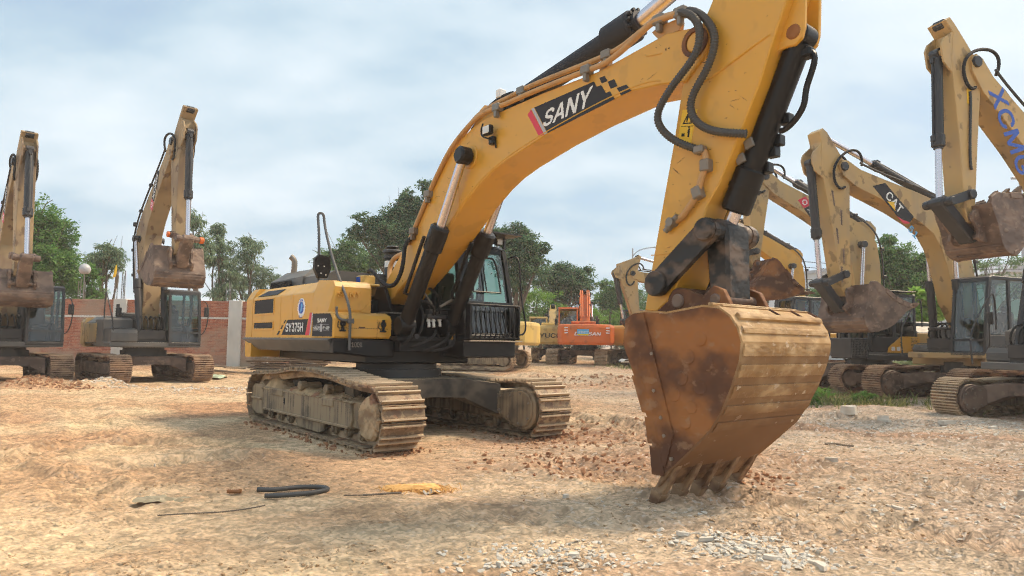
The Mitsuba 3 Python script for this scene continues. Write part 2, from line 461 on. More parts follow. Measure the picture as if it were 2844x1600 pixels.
mat('tooth_steel', bump(proc(lambda p, n, uv: fbm(p.x * 20, p.y * 20, p.z * 20, 3), 0.004), 0.012, principled(proc(lambda p, n, uv: mix((0.13, 0.068, 0.036), (0.29, 0.185, 0.105), smoothstep(0.35, 0.65, fbm(p.x * 7, p.y * 7, p.z * 7, 3)))), 0.55)))
mat('grease', bump(proc(lambda p, n, uv: fbm(p.x * 16, p.y * 16, p.z * 16, 4), 0.004), 0.018, principled(proc(lambda p, n, uv: mix((0.012, 0.012, 0.013), (0.115, 0.078, 0.055), smoothstep(0.46, 0.70, fbm(p.x * 6, p.y * 6, p.z * 6, 4)))), 0.5)))


def shoe_col(p, n, uv):
    a = fbm(p.x * 5, p.y * 5, p.z * 5, 4)
    b = fbm(p.x * 15, p.y * 15 + 3, p.z * 15, 3)
    h = uv.y
    c = mix((0.17, 0.112, 0.068), (0.40, 0.29, 0.175), smoothstep(0.32, 0.62, 0.6 * a + 0.4 * b))
    c = mix(c, (0.25, 0.115, 0.06), 0.75 * smoothstep(0.56, 0.66, a) * smoothstep(0.4, 0.1, h))
    c = mix(c, (0.085, 0.060, 0.045), 0.65 * smoothstep(0.46, 0.60, b) * smoothstep(0.45, 0.05, h))
    return mix(c, (0.50, 0.40, 0.28), 0.7 * smoothstep(0.6, 0.95, h))


def shoe_red(p, n, uv):
    a = fbm(p.x * 5, p.y * 5, p.z * 5, 4)
    h = uv.y
    c = mix((0.13, 0.07, 0.045), (0.33, 0.20, 0.12), smoothstep(0.34, 0.64, a))
    return mix(c, (0.42, 0.30, 0.20), 0.6 * smoothstep(0.6, 0.95, h))


mat('shoe_steel', principled(proc(shoe_col), 0.65))
mat('shoe_red_mud', principled(proc(shoe_red), 0.75))
mat('frame_dark', principled(proc(lambda p, n, uv: mix(mix((0.035, 0.032, 0.028), (0.12, 0.10, 0.075), smoothstep(0.35, 0.65, fbm(p.x * 4, p.y * 4, p.z * 4, 4))), (0.30, 0.23, 0.15), 0.7 * smoothstep(0.3, 0.9, n.z))), 0.65))


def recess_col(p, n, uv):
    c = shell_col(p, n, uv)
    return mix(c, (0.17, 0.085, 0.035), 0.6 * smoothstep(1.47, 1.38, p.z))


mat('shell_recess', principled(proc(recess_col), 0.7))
mat('lip_steel', bump(proc(lambda p, n, uv: fbm(p.x * 18, p.y * 18, p.z * 18, 3), 0.004), 0.012, principled(proc(lambda p, n, uv: mix((0.085, 0.042, 0.022), (0.22, 0.125, 0.06), smoothstep(0.35, 0.65, fbm(p.x * 6, p.y * 6, p.z * 6, 4)))), 0.6)))
mat('wear_patch', principled(proc(lambda p, n, uv: mix(mix((0.10, 0.045, 0.02), (0.27, 0.12, 0.04), smoothstep(0.35, 0.65, fbm(p.x * 9, p.y * 9, p.z * 9, 3))), (0.42, 0.28, 0.14), 0.55 * smoothstep(0.74, 0.84, noise(p.x * 55, p.y * 55, p.z * 55)))), 0.7))

# ------------------------------------------------------------------ ground
def ss(a, b, x):
    t = np.clip((x - a) / (b - a), 0, 1)
    return t * t * (3 - 2 * t)


FLAT = [(-1.893, 11.65, -51.06, 3.2, 2.3)]
RUTS = [([(-3.2, 9.0), (-4.6, 9.6), (-5.6, 9.2), (-5.9, 8.2), (-5.2, 7.3), (-3.9, 7.0)], 0.30, 0.030, 0.0),
        ([(-2.4, 8.4), (-3.6, 8.2), (-4.3, 7.5), (-4.0, 6.7), (-2.9, 6.3)], 0.28, 0.026, 0.20),
        ([(0.1, 8.9), (1.5, 7.4), (2.9, 6.0), (4.4, 4.6)], 0.34, 0.03, 0.19),
        ([(2.3, 9.7), (3.4, 8.4), (4.6, 7.1), (6.2, 5.6)], 0.34, 0.03, 0.19),
        ([(3.6, 13.0), (6.0, 11.6), (8.5, 10.2), (12.0, 8.5)], 0.36, 0.05, 0.22),
        ([(2.6, 16.5), (5.5, 15.0), (8.5, 13.0)], 0.36, 0.05, 0.22),
        ([(-9.0, 14.5), (-6.4, 11.0), (-5.6, 8.8), (-6.2, 6.5)], 0.32, 0.028, 0.21),
        ([(-12.0, 15.0), (-8.6, 11.4), (-7.9, 9.0), (-8.4, 6.4)], 0.32, 0.028, 0.21),
        ([(0.5, 15.5), (1.6, 12.2), (2.4, 9.6), (2.6, 8.4)], 0.33, 0.05, 0.21),
        ([(-1.5, 5.6), (0.2, 5.9), (1.9, 5.6), (3.5, 6.4)], 0.25, 0.016, 0.18)]
MOUNDS = [(-13.1, 19.3, 1.1, 0.30), (-11.6, 20.4, 0.55, 0.22), (-12.0, 19.9, 0.6, 0.12), (-8.2, 19.4, 1.2, 0.10), (2.35, 7.75, 0.45, 0.12), (1.95, 7.95, 0.3, 0.07), (3.3, 25.0, 1.5, 0.25), (5.0, 24.0, 1.0, 0.22), (0.9, 26.0, 1.3, 0.2),
          (8.5, 16.2, 0.9, 0.10), (6.9, 14.9, 0.5, 0.10), (1.4, 11.0, 0.7, 0.12), (2.0, 12.3, 0.8, 0.12), (0.8, 9.8, 0.45, 0.07), (1.6, 9.3, 0.5, 0.07), (2.7, 10.4, 0.5, 0.09), (0.2, 8.5, 0.35, 0.05)]


def ground_z(x, y, fine=True):
    x, y = np.asarray(x, float), np.asarray(y, float)
    p = np.stack([x, y, np.zeros_like(x)], -1)
    z = 0.26 * ss(21, 32, y) + 0.16 * ss(24, 34, y) * ss(-3, 2, x) * ss(11, 7, x)
    near = np.ones_like(x)
    for fx, fy, a, lx, ly in FLAT:
        c, s = math.cos(math.radians(a)), math.sin(math.radians(a))
        u, v = (x - fx) * c + (y - fy) * s, -(x - fx) * s + (y - fy) * c
        near = near * (1 - 0.8 * ss(1.25, 0.95, np.maximum(np.abs(u) / lx, np.abs(v) / ly)))
    z = z + near * (0.13 * (meshkit.fbm(p * 0.33 + 3.1, 3, 1) - 0.5) + 0.10 * (meshkit.fbm(p * 1.1 + 9.2, 3, 5) - 0.5) * (0.6 + 0.8 * ss(2, 9, y)))
    if not fine:
        return z
    r = 1 - np.abs(2 * meshkit.fbm(p * 2.6 + 4.4, 4, 11) - 1)
    rough = ss(0.42, 0.62, meshkit.fbm(p * 0.45 + 21.0, 3, 8))
    z = z + near * (0.046 * (r - 0.75) * (0.30 + 1.3 * rough + 2.0 * np.exp(-((x - 1.7) ** 2 / 3.2 + (y - 10.6) ** 2 / 9.0))) + 0.026 * (meshkit.fbm(p * [6.5, 9.0, 1], 4, 15) - 0.5) + 0.036 * (meshkit.fbm(p * 17, 2, 19) - 0.5))
    for mx, my, mr, mh in MOUNDS:
        d2 = (x - mx) ** 2 + (y - my) ** 2
        q = np.exp(-d2 / (mr * mr) * 1.6)
        m = q > 0.02
        if m.any():
            z = z + np.where(m, mh * q * (0.55 + 0.9 * meshkit.fbm(p * 4.5, 3, 23)), 0)
    from scipy.spatial import cKDTree
    for pts, w, dep, pit in RUTS:
        q = np.array(pts, float)
        q = smoothline(np.c_[q, q[:, 0] * 0], 260)[:, :2]
        s = np.r_[0, np.cumsum(np.linalg.norm(np.diff(q, axis=0), axis=1))]
        box_ = (x > q[:, 0].min() - 1) & (x < q[:, 0].max() + 1) & (y > q[:, 1].min() - 1) & (y < q[:, 1].max() + 1)
        if not box_.any():
            continue
        d, i = cKDTree(q).query(np.stack([x[box_], y[box_]], -1))
        a = d / w
        dep = dep * 1.7
        prof = -dep * ss(1.15, 0.7, a) + 0.8 * dep * np.exp(-((a - 1.35) / 0.3) ** 2)
        if pit:
            prof = prof + ss(1.05, 0.9, a) * 0.95 * dep * np.abs(np.sin(np.pi * s[i] / pit)) ** 3
        fade = ss(0, 0.8, s[i]) * ss(s[-1], s[-1] - 0.8, s[i])
        nz = 0.45 + 1.1 * meshkit.fbm(np.stack([x[box_], y[box_], x[box_] * 0], -1) * 1.4, 2, 31)
        z[box_] += prof * fade * nz
    return z


def axis(segs):
    out = [segs[0][0]]
    for a, b, h0, h1 in segs:
        v, h = a, h0
        while v < b - 1e-6:
            h = h0 + (h1 - h0) * (v - a) / (b - a)
            v = min(v + h, b)
            out.append(v)
    return np.unique(np.round(out, 4))


gx = axis([(-400, -60, 60, 12), (-60, -16, 4, 0.22), (-16, -6, 0.16, 0.05), (-6, 8, 0.04, 0.04), (8, 18, 0.05, 0.18), (18, 60, 0.25, 4), (60, 400, 12, 60)])
gy = axis([(-300, -20, 60, 8), (-20, 2, 5, 0.4), (2, 9, 0.03, 0.04), (9, 24, 0.045, 0.11), (24, 40, 0.12, 0.4), (40, 80, 0.5, 3), (80, 900, 6, 90)])
GX, GY = np.meshgrid(gx, gy)
GZ = ground_z(GX, GY)
_n = len(gx)
_i, _j = np.meshgrid(np.arange(len(gy) - 1), np.arange(_n - 1), indexing='ij')
_q = np.stack([_i * _n + _j, _i * _n + _j + 1, (_i + 1) * _n + _j + 1, (_i + 1) * _n + _j], -1).reshape(-1, 4)
structure('ground', trimesh.Trimesh(np.stack([GX, GY, GZ], -1).reshape(-1, 3), np.vstack([_q[:, [0, 1, 2]], _q[:, [0, 2, 3]]]), process=False), 'dirt', True)
from scipy.interpolate import RegularGridInterpolator
_gi = RegularGridInterpolator((gy, gx), GZ, bounds_error=False, fill_value=0.0)


def gz(x, y):
    return _gi(np.stack([np.asarray(y, float), np.asarray(x, float)], -1))


# ------------------------------------------------------------------ stones
def rock_mesh(rng, flat_=1.0):
    p = rng.normal(size=(9, 3))
    p /= np.linalg.norm(p, axis=1, keepdims=True)
    p *= rng.uniform(0.7, 1.0, (9, 1))
    p[:, 2] *= flat_
    h = trimesh.convex.convex_hull(p)
    return np.array(h.vertices), np.array(h.faces)


def scatter(rng, xy, size, flat_=0.6, sink=0.25):
    vars_ = [rock_mesh(rng, flat_) for _ in range(14)]
    Vs, Fs, n = [], [], 0
    z = gz(xy[:, 0], xy[:, 1])
    pick = rng.integers(0, 14, len(xy))
    ang = rng.uniform(0, 6.28, len(xy))
    tilt = rng.normal(0, 0.25, len(xy))
    asp = rng.uniform(0.6, 1.0, len(xy))
    for i in range(len(xy)):
        v, f = vars_[pick[i]]
        c, s = math.cos(ang[i]), math.sin(ang[i])
        q = v * [1, asp[i], 1] * size[i]
        q = q @ np.array([[1, 0, tilt[i]], [0, 1, 0], [-tilt[i], 0, 1]]).T
        q = q @ np.array([[c, -s, 0], [s, c, 0], [0, 0, 1]]).T
        Vs.append(q + [xy[i, 0], xy[i, 1], z[i] + size[i] * flat_ * (0.5 - sink)])
        Fs.append(f + n)
        n += len(v)
    return trimesh.Trimesh(np.vstack(Vs), np.vstack(Fs), process=False)


rng = np.random.default_rng(5)


def gauss(n, cx, cy, sx, sy, rot=0.0):
    q = rng.normal(size=(n, 2)) * [sx, sy]
    c, s = math.cos(rot), math.sin(rot)
    return q @ np.array([[c, s], [-s, c]]) + [cx, cy]


def stuff(name, label, cat, mesh, m):
    k = put(key(name), mesh, m)
    labels[k] = {'label': label, 'category': cat, 'kind': 'stuff'}


# small crumbs of dry earth all over
yy = 3.4 + 12 * rng.random(9000) ** 1.5
xy = np.stack([(rng.random(9000) - 0.5) * 1.65 * (yy + 0.6), yy], -1)
xy = xy[meshkit.fbm(np.c_[xy * 0.9, np.zeros(9000)] + 4, 3, 6) > 0.44]
stuff('earth_crumbs', 'small crumbs of dry tan earth all over the yard', 'earth', scatter(rng, xy, rng.uniform(0.005, 0.013, len(xy)) * (0.7 + 0.06 * xy[:, 1]), 0.7), 'dirt')
# loose gravel: thin everywhere, thick on the right
yy = 3.2 + 22 * rng.random(12000) ** 1.7
xx = (rng.random(12000) - 0.5) * 1.7 * (yy + 0.6)
dens = meshkit.fbm(np.stack([xx * 0.5, yy * 0.5, xx * 0], -1) + 31, 3, 2) + 0.03 * xx
keep = dens > 0.47
xy = np.stack([xx, yy], -1)[keep]
stuff('gravel', 'tan stones and clods scattered over the bare dirt of the yard', 'gravel', scatter(rng, xy, rng.uniform(0.006, 0.021, len(xy)) * (1 + 0.05 * xy[:, 1]), 0.6), 'stone_tan')
xy = np.vstack([gauss(420, 1.75, 5.05, 0.30, 0.22, -0.3), gauss(300, 0.25, 4.75, 0.32, 0.2), gauss(240, 4.2, 6.4, 1.4, 0.8), gauss(260, 9.0, 13.2, 2.2, 0.6, -0.35), gauss(160, 6.8, 12.5, 1.2, 0.5), gauss(260, -8.2, 19.4, 1.2, 0.6), gauss(240, -11.6, 20.2, 0.5, 0.3), gauss(120, 5.6, 9.5, 1.6, 1.0)])
stuff('rubble_chips', 'pale crushed concrete chips strewn on the gravelly right side', 'rubble', scatter(rng, xy, rng.uniform(0.012, 0.036, len(xy)) * (1 + 0.045 * xy[:, 1]), 0.45), 'stone_pale')
xy = np.vstack([gauss(420, -13.1, 19.2, 0.8, 0.45), gauss(200, 2.3, 7.8, 0.3, 0.16, -0.7), gauss(340, 1.5, 10.5, 1.0, 1.3), gauss(220, 3.2, 24.5, 2.0, 0.8), gauss(160, 0.6, 8.4, 0.5, 0.5), *[np.array([-1.893, 11.65]) + np.c_[np.cos(-0.8912) * u_ - np.sin(-0.8912) * v_, np.sin(-0.8912) * u_ + np.cos(-0.8912) * v_] for u_, v_ in [(rng.uniform(-2.3, 2.5, 90), s0 + 0.06 * rng.normal(size=90)) for s0 in (-1.72, -0.92, 0.92, 1.68)] + [(2.12 + 0.16 * np.abs(rng.normal(size=150)), s0 + rng.uniform(-0.35, 0.35, 150)) for s0 in (-1.295, 1.295)]]])
stuff('dirt_clods', 'reddish clods of dug up earth lying in heaps on the dirt', 'clods', scatter(rng, xy, rng.uniform(0.015, 0.05, len(xy)) * (0.6 + 0.05 * xy[:, 1]), 0.75), 'stone_red')


def slab(x, y, s, asp, th, ang, tilt):
    r = np.random.default_rng(int(1000 * abs(x) + 10 * abs(y)))
    n = 7
    t = np.sort(r.uniform(0, 6.28, n))
    o = np.stack([np.cos(t) * s * r.uniform(0.7, 1, n), np.sin(t) * s * asp * r.uniform(0.7, 1, n)], -1)
    m = hullp(np.vstack([np.c_[o, np.zeros(n)], np.c_[o * 0.93, np.full(n, th)]]))
    M = place(x, y, ang, float(gz(x, y)) - 0.15 * th)
    M[2, 0] = tilt
    return xf(m, M)


CH = [(5.05, 7.00, .12, .5, .05), (5.2, 6.35, .11, .6, .06), (4.55, 6.85, .05, .6, .03), (5.15, 7.75, .10, .4, .03), (3.55, 6.5, .08, .5, .02), (3.45, 6.05, .06, .6, .02), (2.95, 7.4, .08, .5, .02), (3.9, 8.6, .10, .6, .05), (7.5, 14.2, .22, .6, .10), (7.0, 14.6, .20, .7, .17), (8.4, 13.5, .24, .6, .08),
      (8.9, 13.0, .15, .6, .05), (9.4, 12.4, .17, .5, .06), (7.1, 13.4, .16, .5, .05), (10.2, 12.2, .18, .6, .06), (1.45, 5.22, .09, .5, .025), (1.75, 5.12, .085, .6, .025), (1.95, 4.98, .10, .5, .025), (2.1, 4.88, .09, .6, .02), (1.62, 4.98, .08, .6, .025), (2.05, 4.72, .11, .5, .03), (1.78, 4.82, .08, .5, .025), (1.3, 5.32, .07, .6, .03), (-0.05, 4.62, .045, .8, .035), (0.45, 4.85, .05, .8, .03), (-3.95, 7.9, .05, .5, .03), (0.55, 6.85, .05, .7, .04)]
CL = ['round pale concrete slab at the right edge of the stony ground', 'thick pale slab by the right frame edge, nearest the camera', 'small flat chip left of the slabs at the right edge', 'flat pale slab behind the others at the right frame edge', 'lone flat chip on the stony ground right of the bucket teeth', 'small chip just in front of the lone flat chip right of the bucket', 'pale chip closest to the right side of the bucket teeth', 'thick chunk midway between bucket and right tracks',
      'low broad slab before the grass under the right row', 'upright block standing before the grass under the right row', 'broad pale slab right of the upright block', 'flat slab beside the broad slab near the right tracks', 'slab lying just before the nearest right track', 'small slab in front of the upright block', 'rightmost slab before the nearest right track']
for i, (x, y, s, a, th) in enumerate(CH):
    if i < 15:
        k = thing('concrete_chunk', CL[i], 'rubble', 'pale concrete chunks on the ground')
    elif i < 23:
        k = thing('concrete_chunk', 'flat concrete shard in the pale heap below the bucket teeth', 'rubble', 'shards in the pale heap')
    else:
        k = thing('concrete_chunk', ('small pebble like chunk at the bottom edge left of the pale heap', 'small chunk between the two pale heaps at the bottom', 'lone pale chip on the bare dirt at left', 'small chunk on the dirt left of the bucket teeth')[i - 23], 'rubble', 'pale concrete chunks on the ground')
    put(k, slab(x, y, s, a, th, i * 2.1, 0.12 * math.sin(i * 1.7)), 'stone_pale')

# ------------------------------------------------------------------ excavators
class Mach:
    def __init__(s, label, x, y, yaw, z=0.0, group='excavators parked in the yard', pitch=0.0):
        s.k = thing('excavator', label, 'excavator', group)
        s.M = place(x, y, math.radians(yaw), z, pitch)

    def p(s, name, mesh, m, parent=None, smooth=28, label=None, M=None):
        k = key(name, parent or s.k)
        put(k, mesh, m, s.M if M is None else s.M @ M, smooth)
        if label:
            labels[k] = {'label': label}
        return k


def shoe_mesh(w, p, n=3, hole=False):
    g, t = 0.044, 0.022
    o = [(-p * 0.46, -t), (p * 0.44, -t), (p * 0.44, -0.004), (p * 0.475, 0.0)]
    o += [(p * 0.475, 0.010), (p * 0.44, 0.012)]
    xs = [0.33, -0.02, -0.40] if n == 3 else [0.30, -0.38]
    for q in xs:
        b = 0.026 / p * 0.5
        o += [((q + b * 1.5) * p, 0.002), ((q + b * 0.75) * p, g), ((q - b * 0.75) * p, g), ((q - b * 1.5) * p, 0.002)]
    o += [(-p * 0.46, 0.0)]
    return prism(o, -w / 2, w / 2)


def track_loop(L, H, hump=()):
    R = (H - 0.11) / 2
    a = L / 2 - 0.05 - R
    zc = 0.05 + R
    t = np.linspace(-np.pi / 2, np.pi / 2, 24)
    front = np.stack([a + R * np.cos(t), zc + R * np.sin(t)], -1)
    xs = np.linspace(a, -a, 30)[1:-1]
    hz = np.interp(xs, *zip(*hump)) if hump else -0.035 * np.sin(np.pi * (xs / a + 1)) ** 2
    if hump:
        from scipy.ndimage import gaussian_filter1d
        hz = gaussian_filter1d(hz, 1.5, mode='nearest')
    top = np.stack([xs, zc + R + hz * ss(a, a * 0.8, np.abs(xs))], -1)
    rear = np.stack([-a - R * np.cos(t), zc - R * np.sin(t) * -1 * -1], -1)
    rear = np.stack([-a - R * np.cos(t), zc + R * np.sin(-t)], -1)
    bot = np.stack([np.linspace(-a, a, 30)[1:-1], np.full(28, 0.05)], -1)
    return np.vstack([front, top, rear, bot]), R, a, zc


def track(E, side, G, w, L, H, m, pitch=0.19, hump=(), each=True, grousers=3, sprocket_front=True, frame_m='frame_steel', shoes_seen=None):
    y = side * G
    loop, R, a, zc = track_loop(L, H, hump)
    P = Polygon(loop)
    ring = Polygon(P.buffer(-0.024).exterior.coords, [P.buffer(-0.115).exterior.coords])
    tk = E.p('track', prism(ring.simplify(0.004), y - 0.11, y + 0.11), m)
    c = np.vstack([loop, loop[:1]])
    s = np.r_[0, np.cumsum(np.linalg.norm(np.diff(c, axis=0), axis=1))]
    N = int(round(s[-1] / pitch))
    p = s[-1] / N
    sh = shoe_mesh(w, p, grousers)
    sm = {'track_steel': 'shoe_steel', 'red_mud_steel': 'shoe_red_mud'}[m]
    sv = np.array(sh.vertices)
    base = mikit.ply(sh, sm, False, uv=np.stack([sv[:, 1] / w + 0.5 + 0.3 * sv[:, 0] / p, np.clip(sv[:, 2] / 0.044, 0, 1)], -1))
    Ms = []
    for i in range(N):
        q = (i + 0.3) * p
        at = lambda v: np.array([np.interp(v % s[-1], s, c[:, 0]), np.interp(v % s[-1], s, c[:, 1])])
        o, tg = at(q), at(q + p / 2) - at(q - p / 2)
        tg /= np.linalg.norm(tg)
        M = np.eye(4)
        M[:3, 0] = tg[0], 0, tg[1]
        M[:3, 2] = tg[1], 0, -tg[0]
        M[:3, 1] = np.cross(M[:3, 2], M[:3, 0])
        M[:3, 3] = o[0], y, o[1]
        Ms.append(M)
    if each:
        for M in Ms:
            put(key('shoe', tk), base, sm, E.M @ M)
    else:
        k = E.p('shoes', cat_(*[xf(sh, M) for M in Ms]), m, tk)
        labels[k] = {'kind': 'stuff'}
    # frame, wheels
    E.p('track_frame', cat_(prism([(-a + 0.15, 0.26), (a - 0.35, 0.26), (a - 0.15, 0.40), (a - 0.2, zc + 0.16), (-a + 0.35, zc + 0.18), (-a + 0.15, zc + 0.05)], y - 0.2, y + 0.2, 0.015)), frame_m, smooth=False)
    for x, nm in ((a, 'sprocket' if sprocket_front else 'idler'), (-a, 'idler' if sprocket_front else 'sprocket')):
        E.p(nm, cat_(ycyl(x, zc, y - 0.06, y + 0.06, R - 0.10, 28), ycyl(x, zc, y - 0.2, y + 0.2, R * 0.62, 24)), frame_m)
    return tk, loop, R, a, zc


def rollers(E, side, G, a, zc, R, m='frame_steel', tops=(-0.3, 0.65), n=8):
    y = side * G
    for i in range(n):
        x = -a + 0.42 + (2 * a - 0.84) * i / (n - 1)
        E.p('roller', cat_(ycyl(x, 0.19, y - 0.17, y - 0.09, 0.085, 14), ycyl(x, 0.19, y + 0.09, y + 0.17, 0.085, 14), ycyl(x, 0.19, y - 0.2, y + 0.2, 0.05, 10)), m)
    for x in tops:
        E.p('carrier_roller', cat_(ycyl(x, zc + R - 0.13, y - 0.24, y - 0.12, 0.075, 14), ycyl(x, zc + R - 0.13, y - 0.12, y + 0.12, 0.055, 12)), m)


def motor_cover(E, side, G, a, zc, R, end=1, m='frame_steel'):
    """teardrop housing on the inner face of the track with its bolted plate"""
    yi = side * (G - 0.33)
    t = np.linspace(-1.75, 1.75, 16)
    r = R * 0.80
    tear = [(end * (a + r * math.cos(q)), zc + r * math.sin(q)) for q in t] + [(end * (a - 0.42), zc + 0.26), (end * (a - 0.62), zc + 0.24), (end * (a - 0.62), zc - 0.1), (end * (a - 0.5), zc - 0.16)]
    k = E.p('motor_housing', prism(Polygon(tear).buffer(0), min(yi, side * (G - 0.1)), max(yi, side * (G - 0.1)), 0.02), m)
    pl = Polygon(tear).buffer(-0.055)
    yo = yi - side * 0.025
    cover = E.p('cover_plate', prism(pl, min(yo, yi), max(yo, yi), 0.006), m, k)
    ring = pl.buffer(-0.045).exterior
    for i in range(8):
        q = ring.interpolate(i / 8, normalized=True)
        E.p('bolt', cyl((q.x, yo - side * 0.015, q.y), (q.x, yo + side * 0.005, q.y), 0.020, 6), 'steel', k, False)


def car_body(E, G, m='frame_dark', zt=0.90, xs=(0.82, 1.1), top=1.0, lx=1.55):
    k = G / 1.295
    arch = [(-1.31 * k, .29), (-1.02 * k, .47), (-.72 * k, .56), (0, .60), (.72 * k, .56), (1.02 * k, .47), (1.31 * k, .29), (1.31 * k, .79), (.86 * k, .87), (-.86 * k, .87), (-1.31 * k, .79)]
    arch = [(a_, b_ * zt / 0.90) for a_, b_ in arch]
    E.p('undercarriage_frame', cat_(prism_x(arch, xs[0], xs[1]), prism_x(arch, -xs[1], -xs[0]), bx(-xs[0], xs[0], -0.75 * k, 0.75 * k, 0.55, zt * 0.97), *[hullp([(sx * x_, sy * y_ * k, z_ * zt / 0.9) for x_, y_, z_ in [(xs[0], .55, .57), (xs[0], .55, .86), (xs[1], .60, .57), (xs[1], .60, .86), (lx, .98, .33), (lx, .98, .80), (lx - .45, 1.10, .30), (lx - .45, 1.10, .82)]]) for sx in (-1, 1) for sy in (-1, 1)]), m, smooth=False)
    E.p('swing_ring', cat_(cyl((0, 0, zt * 0.95), (0, 0, top), 0.74 * k, 40), cyl((0, 0, top), (0, 0, top + 0.09), 0.66 * k, 40)), 'dark_paint')


def ram(E, name, p0, p1, r, f=0.62, m='black_paint', parent=None, port=True):
    """hydraulic cylinder from its foot p0 to its rod eye p1; f: the barrel's share of the length"""
    p0, p1 = np.array(p0, float), np.array(p1, float)
    q = p0 + (p1 - p0) * f
    u = (p1 - p0) / np.linalg.norm(p1 - p0)
    ms = [cyl(p0, q, r, 22, 0.01), cyl(q - u * 0.24, q + u * 0.02, r * 1.22, 22, 0.02), cyl(q + u * 0.02, q + u * 0.06, r * 0.85, 20), cyl(p0 + (0, -r * 0.9, 0), p0 + (0, r * 0.9, 0), r * 1.1, 18)]
    if port:
        w = np.cross(u, [0, 1, 0]); w /= np.linalg.norm(w)
        if w[2] < 0:
            w = -w
        o = w * r * 1.15
        ms += [tube(smoothline([p0 + u * 0.18 + w * r * 0.8, p0 + u * 0.25 + o * 1.1, p0 + u * 0.5 + o * 1.1, q - u * 0.3 + o * 1.1, q - u * 0.16 + o], 20), r * 0.18, 6), hullp(np.array([p0 + u * a_ + w * b_ + np.array([0, c_, 0]) for a_ in (0.1, 0.2) for b_ in (r * 0.8, r * 1.5) for c_ in (-0.04, 0.04)])),
               hullp(np.array([q + u * a_ + w * b_ + np.array([0, c_, 0]) for a_ in (-0.2, -0.08) for b_ in (r * 0.9, r * 1.6) for c_ in (-0.04, 0.04)]))]
    k = E.p(name, cat_(*ms), m, parent)
    E.p('rod', cat_(cyl(q, p1, r * 0.58, 18)), 'chrome', k)
    E.p('rod_eye', cyl(p1 + (0, -r, 0), p1 + (0, r, 0), r * 0.95, 20, 0.01), m, k)
    return k


def quadm(a, b, c, d):
    return trimesh.Trimesh(np.array([a, b, c, d], float), np.array([[0, 1, 2], [0, 2, 3]]), process=False)


